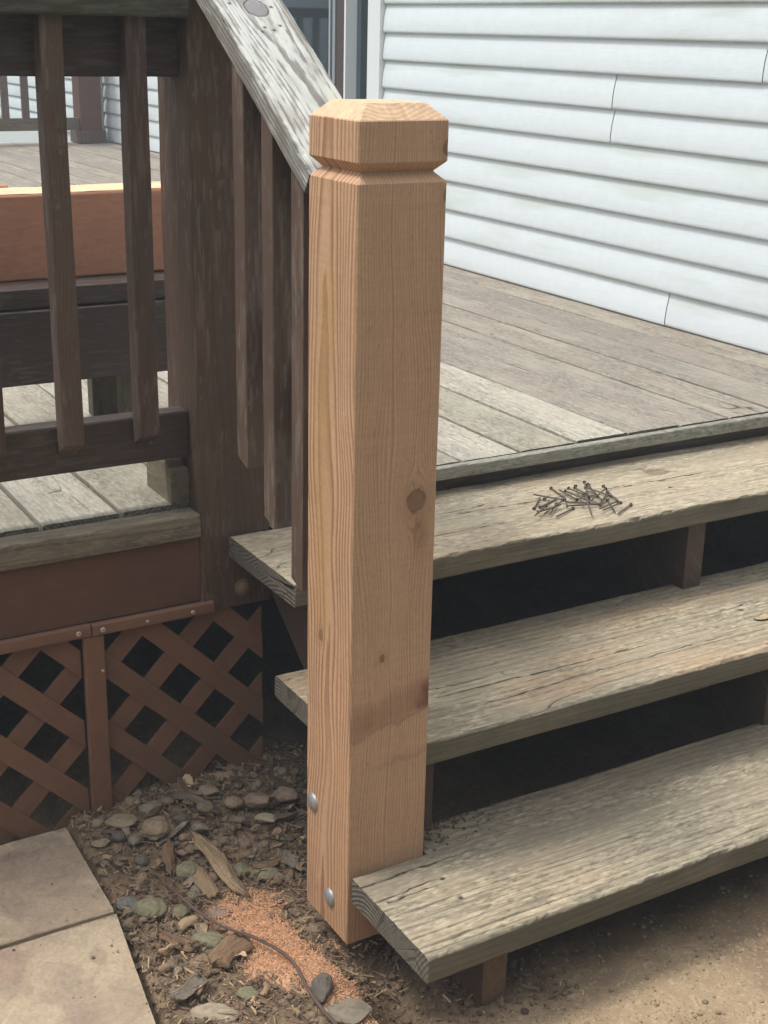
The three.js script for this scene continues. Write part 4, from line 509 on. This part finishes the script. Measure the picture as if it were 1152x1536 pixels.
{
  const r = RNG(41), s = soup(), cols = [[0.155, 0.098, 0.064], [0.19, 0.125, 0.082], [0.115, 0.078, 0.056], [0.215, 0.148, 0.097], [0.165, 0.118, 0.084], [0.26, 0.175, 0.105], [0.14, 0.096, 0.07], [0.20, 0.14, 0.096]];
  for (let k = 0; k < 15000; k++) { const x = mix(-0.30, 0.34, r()), z = mix(-0.60, 0.24, r()); if (x < paverX(z) + 0.004) continue; const dens = (z < -0.28 ? 1 : 0.8) * ss(0.34, 0.0, x) * (0.35 + 0.65 * fbm(x * 14 + 9, z * 14, 3)) * (z > 0.02 ? 0.45 : 1) * (1 - 0.8 * sawdustAt(x, z)); if (r() > dens) continue;
    const big = r() * r(), pale = z > -0.18 && r() < 0.16; chip(s, r, V3(x, soil(x, z) + 0.002 + r() * 0.009, z), 0.004 + big * 0.024, 0.0012 + big * big * 0.006, 0.001 + r() * 0.002, (pale ? [0.42, 0.30, 0.18] : cols[Math.floor(r() * 8)])  .map(lum(r, 0.85, 0.75)), 1.3); }
  for (let k = 0; k < 900; k++) { const x = mix(-0.29, 0.2, r()), z = mix(-0.58, 0.2, r()); if (x < paverX(z) + 0.008 || r() < 0.6 * sawdustAt(x, z) || r() > ss(0.2, 0.02, x)) continue; chip(s, r, V3(x, soil(x, z) + 0.006 + r() * 0.010, z), 0.012 + r() * r() * 0.035, 0.0008 + r() * 0.0016, 0.0008 + r() * 0.001, (r() < 0.25 ? [0.33, 0.235, 0.145] : cols[Math.floor(r() * 8)]).map(lum(r, 0.7, 0.7)), 0.7); }
  const bits = []; for (let k = 0; k < 230; k++) { const x = mix(-0.29, 0.12, r()), z = mix(-0.55, 0.18, r()); if (x < paverX(z) + 0.012 || r() < 0.85 * sawdustAt(x, z) || (z > -0.02 && x > -0.1)) continue; const L = 0.009 + r() * r() * 0.032, g = barkGeo(L, L * (0.2 + 0.4 * r()), 0.002 + r() * 0.004, 200 + k, { cup: (r() - 0.5) * 0.008, bend: (r() - 0.5) * 0.25 }).toNonIndexed(), n = g.attributes.position.count, q = (r() < 0.12 ? [0.34, 0.24, 0.145] : cols[Math.floor(r() * 8)]).map(lum(r, 0.8, 0.7)); g.deleteAttribute('uv'); g.setAttribute('color', new THREE.Float32BufferAttribute(new Float32Array(n * 3).map((_, i) => q[i % 3]), 3)); g.rotateX((r() - 0.5) * 0.9); g.rotateZ((r() - 0.5) * 0.7); g.rotateY(r() * 6.3); g.translate(x, soil(x, z) + 0.008 + r() * 0.010, z); bits.push(g); }
  tag(mesh('bark_mulch', mergeGeometries([s.geo(), ...bits]), mat(null, { bump: 0, rough: 0.95, vertexColors: true })), 'dark shredded bark mulch between paving slabs and steps', 'mulch', null, 'stuff');
}
{
  const r = RNG(77), s = soup(), base = new THREE.IcosahedronGeometry(1, 1), ip = base.attributes.position, ball = []; for (let i = 0; i < ip.count; i++) ball.push(V3(ip.getX(i), ip.getY(i), ip.getZ(i))); const F = []; for (let i = 0; i < ball.length; i += 3) F.push([i, i + 1, i + 2]);
  const put = (x, z, rad, col) => { const q = ball.map((v) => { const d = rad * (0.72 + 0.5 * n2(v.x * 1.7 + x * 900, v.z * 1.7 + v.y * 2.3 + z * 900)); return V3(x + v.x * d, soil(x, z) + rad * 0.35 + v.y * d * 0.75, z + v.z * d); }); s.add(q, F, col); };
  for (let k = 0; k < 9000; k++) { const x = mix(-0.29, 0.32, r()), z = mix(-0.60, 0.22, r()); if (x < paverX(z)) continue; const hole = Math.exp(-((x - 0.02) ** 2 + (z - 0.06) ** 2) / 0.012); if (r() > 0.42 + hole * 0.6 || r() < 0.75 * sawdustAt(x, z)) continue; put(x, z, 0.0014 + r() * r() * r() * 0.009, [0.165, 0.114, 0.077].map(lum(r, 0.6, 0.8))); }
  for (let k = 0; k < 2600; k++) { const x = mix(0.1, 1.0, r()), z = mix(0.12, 0.5, r()); put(x, z, 0.0007 + r() * r() * r() * 0.0055, [0.30, 0.235, 0.16].map(lum(r, 0.6, 0.6))); }
  for (let k = 0; k < 300; k++) { const x = mix(-0.58, -0.28, r()), z = mix(-0.55, 0.03, r()), q = ball.map((v) => v); if (r() > 0.25 + 0.75 * ss(-0.36, -0.29, x) + 0.7 * ss(-0.48, -0.55, z)) continue; const rad = 0.0005 + r() * r() * r() * 0.0035, y = z < -0.275 ? -0.004 : -0.009 - ss(-0.27, 0.04, z) * 0.014; s.add(ball.map((v) => V3(x + v.x * rad * 1.3, y + v.y * rad * 0.6, z + v.z * rad)), F, [0.20, 0.145, 0.10].map(lum(r, 0.5, 0.9))); }
  for (let k = 0; k < 170; k++) { const x = mix(-0.29, 0.2, r()), z = mix(-0.60, -0.26, r()); if (x < paverX(z) + 0.01) continue; const t = [[0.25, 0.185, 0.125], [0.20, 0.16, 0.12], [0.185, 0.16, 0.11], [0.24, 0.165, 0.11]][Math.floor(r() * 4)]; put(x, z, 0.005 + r() * r() * 0.010, t.map(lum(r, 0.7, 0.5))); }
  tag(mesh('soil_crumbs', s.geo(), mat(null, { bump: 0, rough: 0.97, vertexColors: true })), 'loose dark earth crumbs and gravel round the new post', 'soil crumbs', null, 'stuff');
}
{ // orange sawdust below the cut post
  const r = RNG(5), pos = [], col = [], s = soup(), x0 = -0.18, x1 = 0.06, z0 = -0.31, z1 = 0.15, st = 0.0035, nx = Math.round((x1 - x0) / st), nz = Math.round((z1 - z0) / st), ok = (x, z) => sawdustAt(x, z);
  const V = (i, j) => { const x = x0 + i * st, z = z0 + j * st, k = ok(x, z); return [V3(x, soil(x, z) - 0.004 + 0.0125 * Math.sqrt(k) + (k > 0 ? (fbm(x * 200, z * 200, 3) - 0.5) * 0.006 : 0), z), k]; };
  for (let j = 0; j < nz; j++) for (let i = 0; i < nx; i++) { const a = V(i, j), b = V(i + 1, j), c = V(i + 1, j + 1), d = V(i, j + 1); if (Math.min(a[1], b[1], c[1], d[1]) <= 0) continue; const t = 0.7 + 0.5 * n2(i * 0.9, j * 0.9), q = mix3([0.60, 0.335, 0.195], [0.47, 0.28, 0.165], ss(0.45, 0.7, fbm(i * 0.12, j * 0.12, 3))).map((v) => v * t); s.add([a[0], d[0], c[0], b[0]], [[0, 1, 2], [0, 2, 3]], q); }
  for (let k = 0; k < 20000; k++) { const x = mix(x0 - 0.03, x1, r()), z = mix(z0 - 0.03, z1 + 0.03, r()), d = ok(x, z); if (r() > d * 1.4 + 0.02) continue; const t = 0.84 + 0.3 * r(); chip(s, r, V3(x, soil(x, z) + 0.002 + 0.0115 * Math.sqrt(d) + r() * 0.002, z), 0.0012 + r() * r() * 0.005, 0.0008 + r() * 0.0016, 0.0006 + r() * 0.001, (r() < 0.3 ? [0.66, 0.43, 0.27] : [0.60, 0.335, 0.195]).map((v) => v * t), 2); }
  tag(mesh('sawdust', s.geo(), mat(null, { bump: 0, rough: 0.95, vertexColors: true })), 'orange cedar sawdust spilled below the new post', 'sawdust', null, 'stuff');
}
// ───────────────────────── nails on the top tread ─────────────────────────
{
  const R = 0.0017, LN = 0.066, g = mergeGeometries([new THREE.CylinderGeometry(R, R, LN, 8).toNonIndexed(), new THREE.ConeGeometry(R, 0.005, 8).rotateX(Math.PI).translate(0, -LN / 2 - 0.0025, 0).toNonIndexed(), new THREE.CylinderGeometry(0.0038, 0.0036, 0.0014, 12).translate(0, LN / 2, 0).toNonIndexed()]);
  const rnd = RNG(8), list = [[270, 128, 385, 215], [495, 230, 340, 142], [425, 130, 600, 205], [495, 138, 610, 200], [570, 130, 600, 210], [605, 115, 655, 180], [375, 232, 140, 185], [122, 305, 172, 215], [190, 285, 300, 230], [330, 240, 240, 385], [170, 330, 335, 275], [215, 290, 140, 360], [385, 245, 700, 262], [400, 280, 690, 268], [470, 295, 305, 385], [570, 270, 605, 320], [750, 175, 700, 250], [690, 275, 765, 185], [860, 230, 670, 320], [875, 250, 715, 325], [760, 240, 815, 325], [970, 262, 835, 358], [415, 165, 560, 225], [490, 190, 525, 240], [650, 165, 740, 185], [745, 175, 825, 225], [600, 150, 690, 210], [215, 255, 235, 205], [560, 130, 590, 190], [640, 235, 560, 180], [335, 280, 250, 320], [695, 210, 610, 240]];
  const own = { 6: 'rusty nail lying across the left end of the pile with its tip to the left', 9: 'rusty nail crossing the left cluster with its tip to the tread edge', 10: 'rusty nail of the left cluster with a large head at its lower left', 11: 'rusty nail of the left cluster reaching furthest to the lower left', 12: 'upper of the two long parallel nails in the middle of the pile', 13: 'lower of the two long parallel nails in the middle of the pile', 18: 'long rusty nail slanting along the right front of the pile', 19: 'rusty nail right of the pile just behind the lone one', 16: 'rusty nail standing up at the right of the pile', 1: 'rusty nail at the back of the pile with its head in the middle', 5: 'rusty nail whose head is highest at the back of the pile', 2: 'rusty nail behind the middle of the pile with its head to the back left', 21: 'rusty nail lying apart at the right end of the nail pile', 7: 'rusty nail at the far left end of the nail pile', 14: 'rusty nail pointing toward the tread edge below the pile', 0: 'rusty nail standing out at the back left of the pile' };
  let proto = null; list.forEach(([ax, ay, bx, by], i) => {
    const h = [21, 14, 7].includes(i) ? 0.0025 : 0.0025 + (i % 4) * 0.0028, A = onY(780 + ax * 0.1736, 710 + ay * 0.1736, 0.5065 + h), B = onY(780 + bx * 0.1736, 710 + by * 0.1736, 0.5065 + h), d = A.clone().sub(B), len = d.length(), dir = d.normalize(); dir.y += len < 0.045 ? 0.12 + 0.22 * rnd() : (rnd() - 0.5) * 0.07; dir.normalize();
    const n = proto ? proto.clone() : new THREE.Mesh(g, M.nail); proto ??= n; n.name = numbered('nail'); n.castShadow = n.receiveShadow = true; scene.add(n); n.position.copy(A.add(B).multiplyScalar(0.5)); n.position.y += Math.abs(dir.y) * 0.02; n.quaternion.setFromUnitVectors(V3(0, 1, 0), dir); n.userData = {};
    tag(n, own[i] ?? 'rusty used nail in the loose pile on the top tread', 'nail', 'old nails piled on the top tread'); });
}
{ // a pale flake on the middle tread and crumbs on the lowest one
  const A = onY(1143, 926, 0.322); const m = mesh('wood_flake', barkGeo(0.036, 0.018, 0.003, 71, { cup: 0.002 }), woodMat('cream')); m.position.set(A.x, A.y, A.z); m.rotation.y = 0.2; tag(m, 'pale wood flake lying on the middle tread at the right edge', 'wood chip');
  const r = RNG(3), s = soup(); for (let k = 0; k < 160; k++) { const x = 0.148 + r() * r() * 0.18, z = -0.066 + r() * r() * 0.07; chip(s, r, V3(x, 0.129, z), 0.002 + r() * 0.006, 0.002 + r() * 0.003, 0.001 + r() * 0.002, [0.10, 0.075, 0.055].map(lum(r, 0.6, 1)), 1); }
  tag(mesh('dirt_crumbs', s.geo(), mat(null, { bump: 0, rough: 0.95, vertexColors: true })), 'dark dirt crumbs on the lowest tread behind the new post', 'dirt crumbs', null, 'stuff');
}
renderer.render(scene, camera);
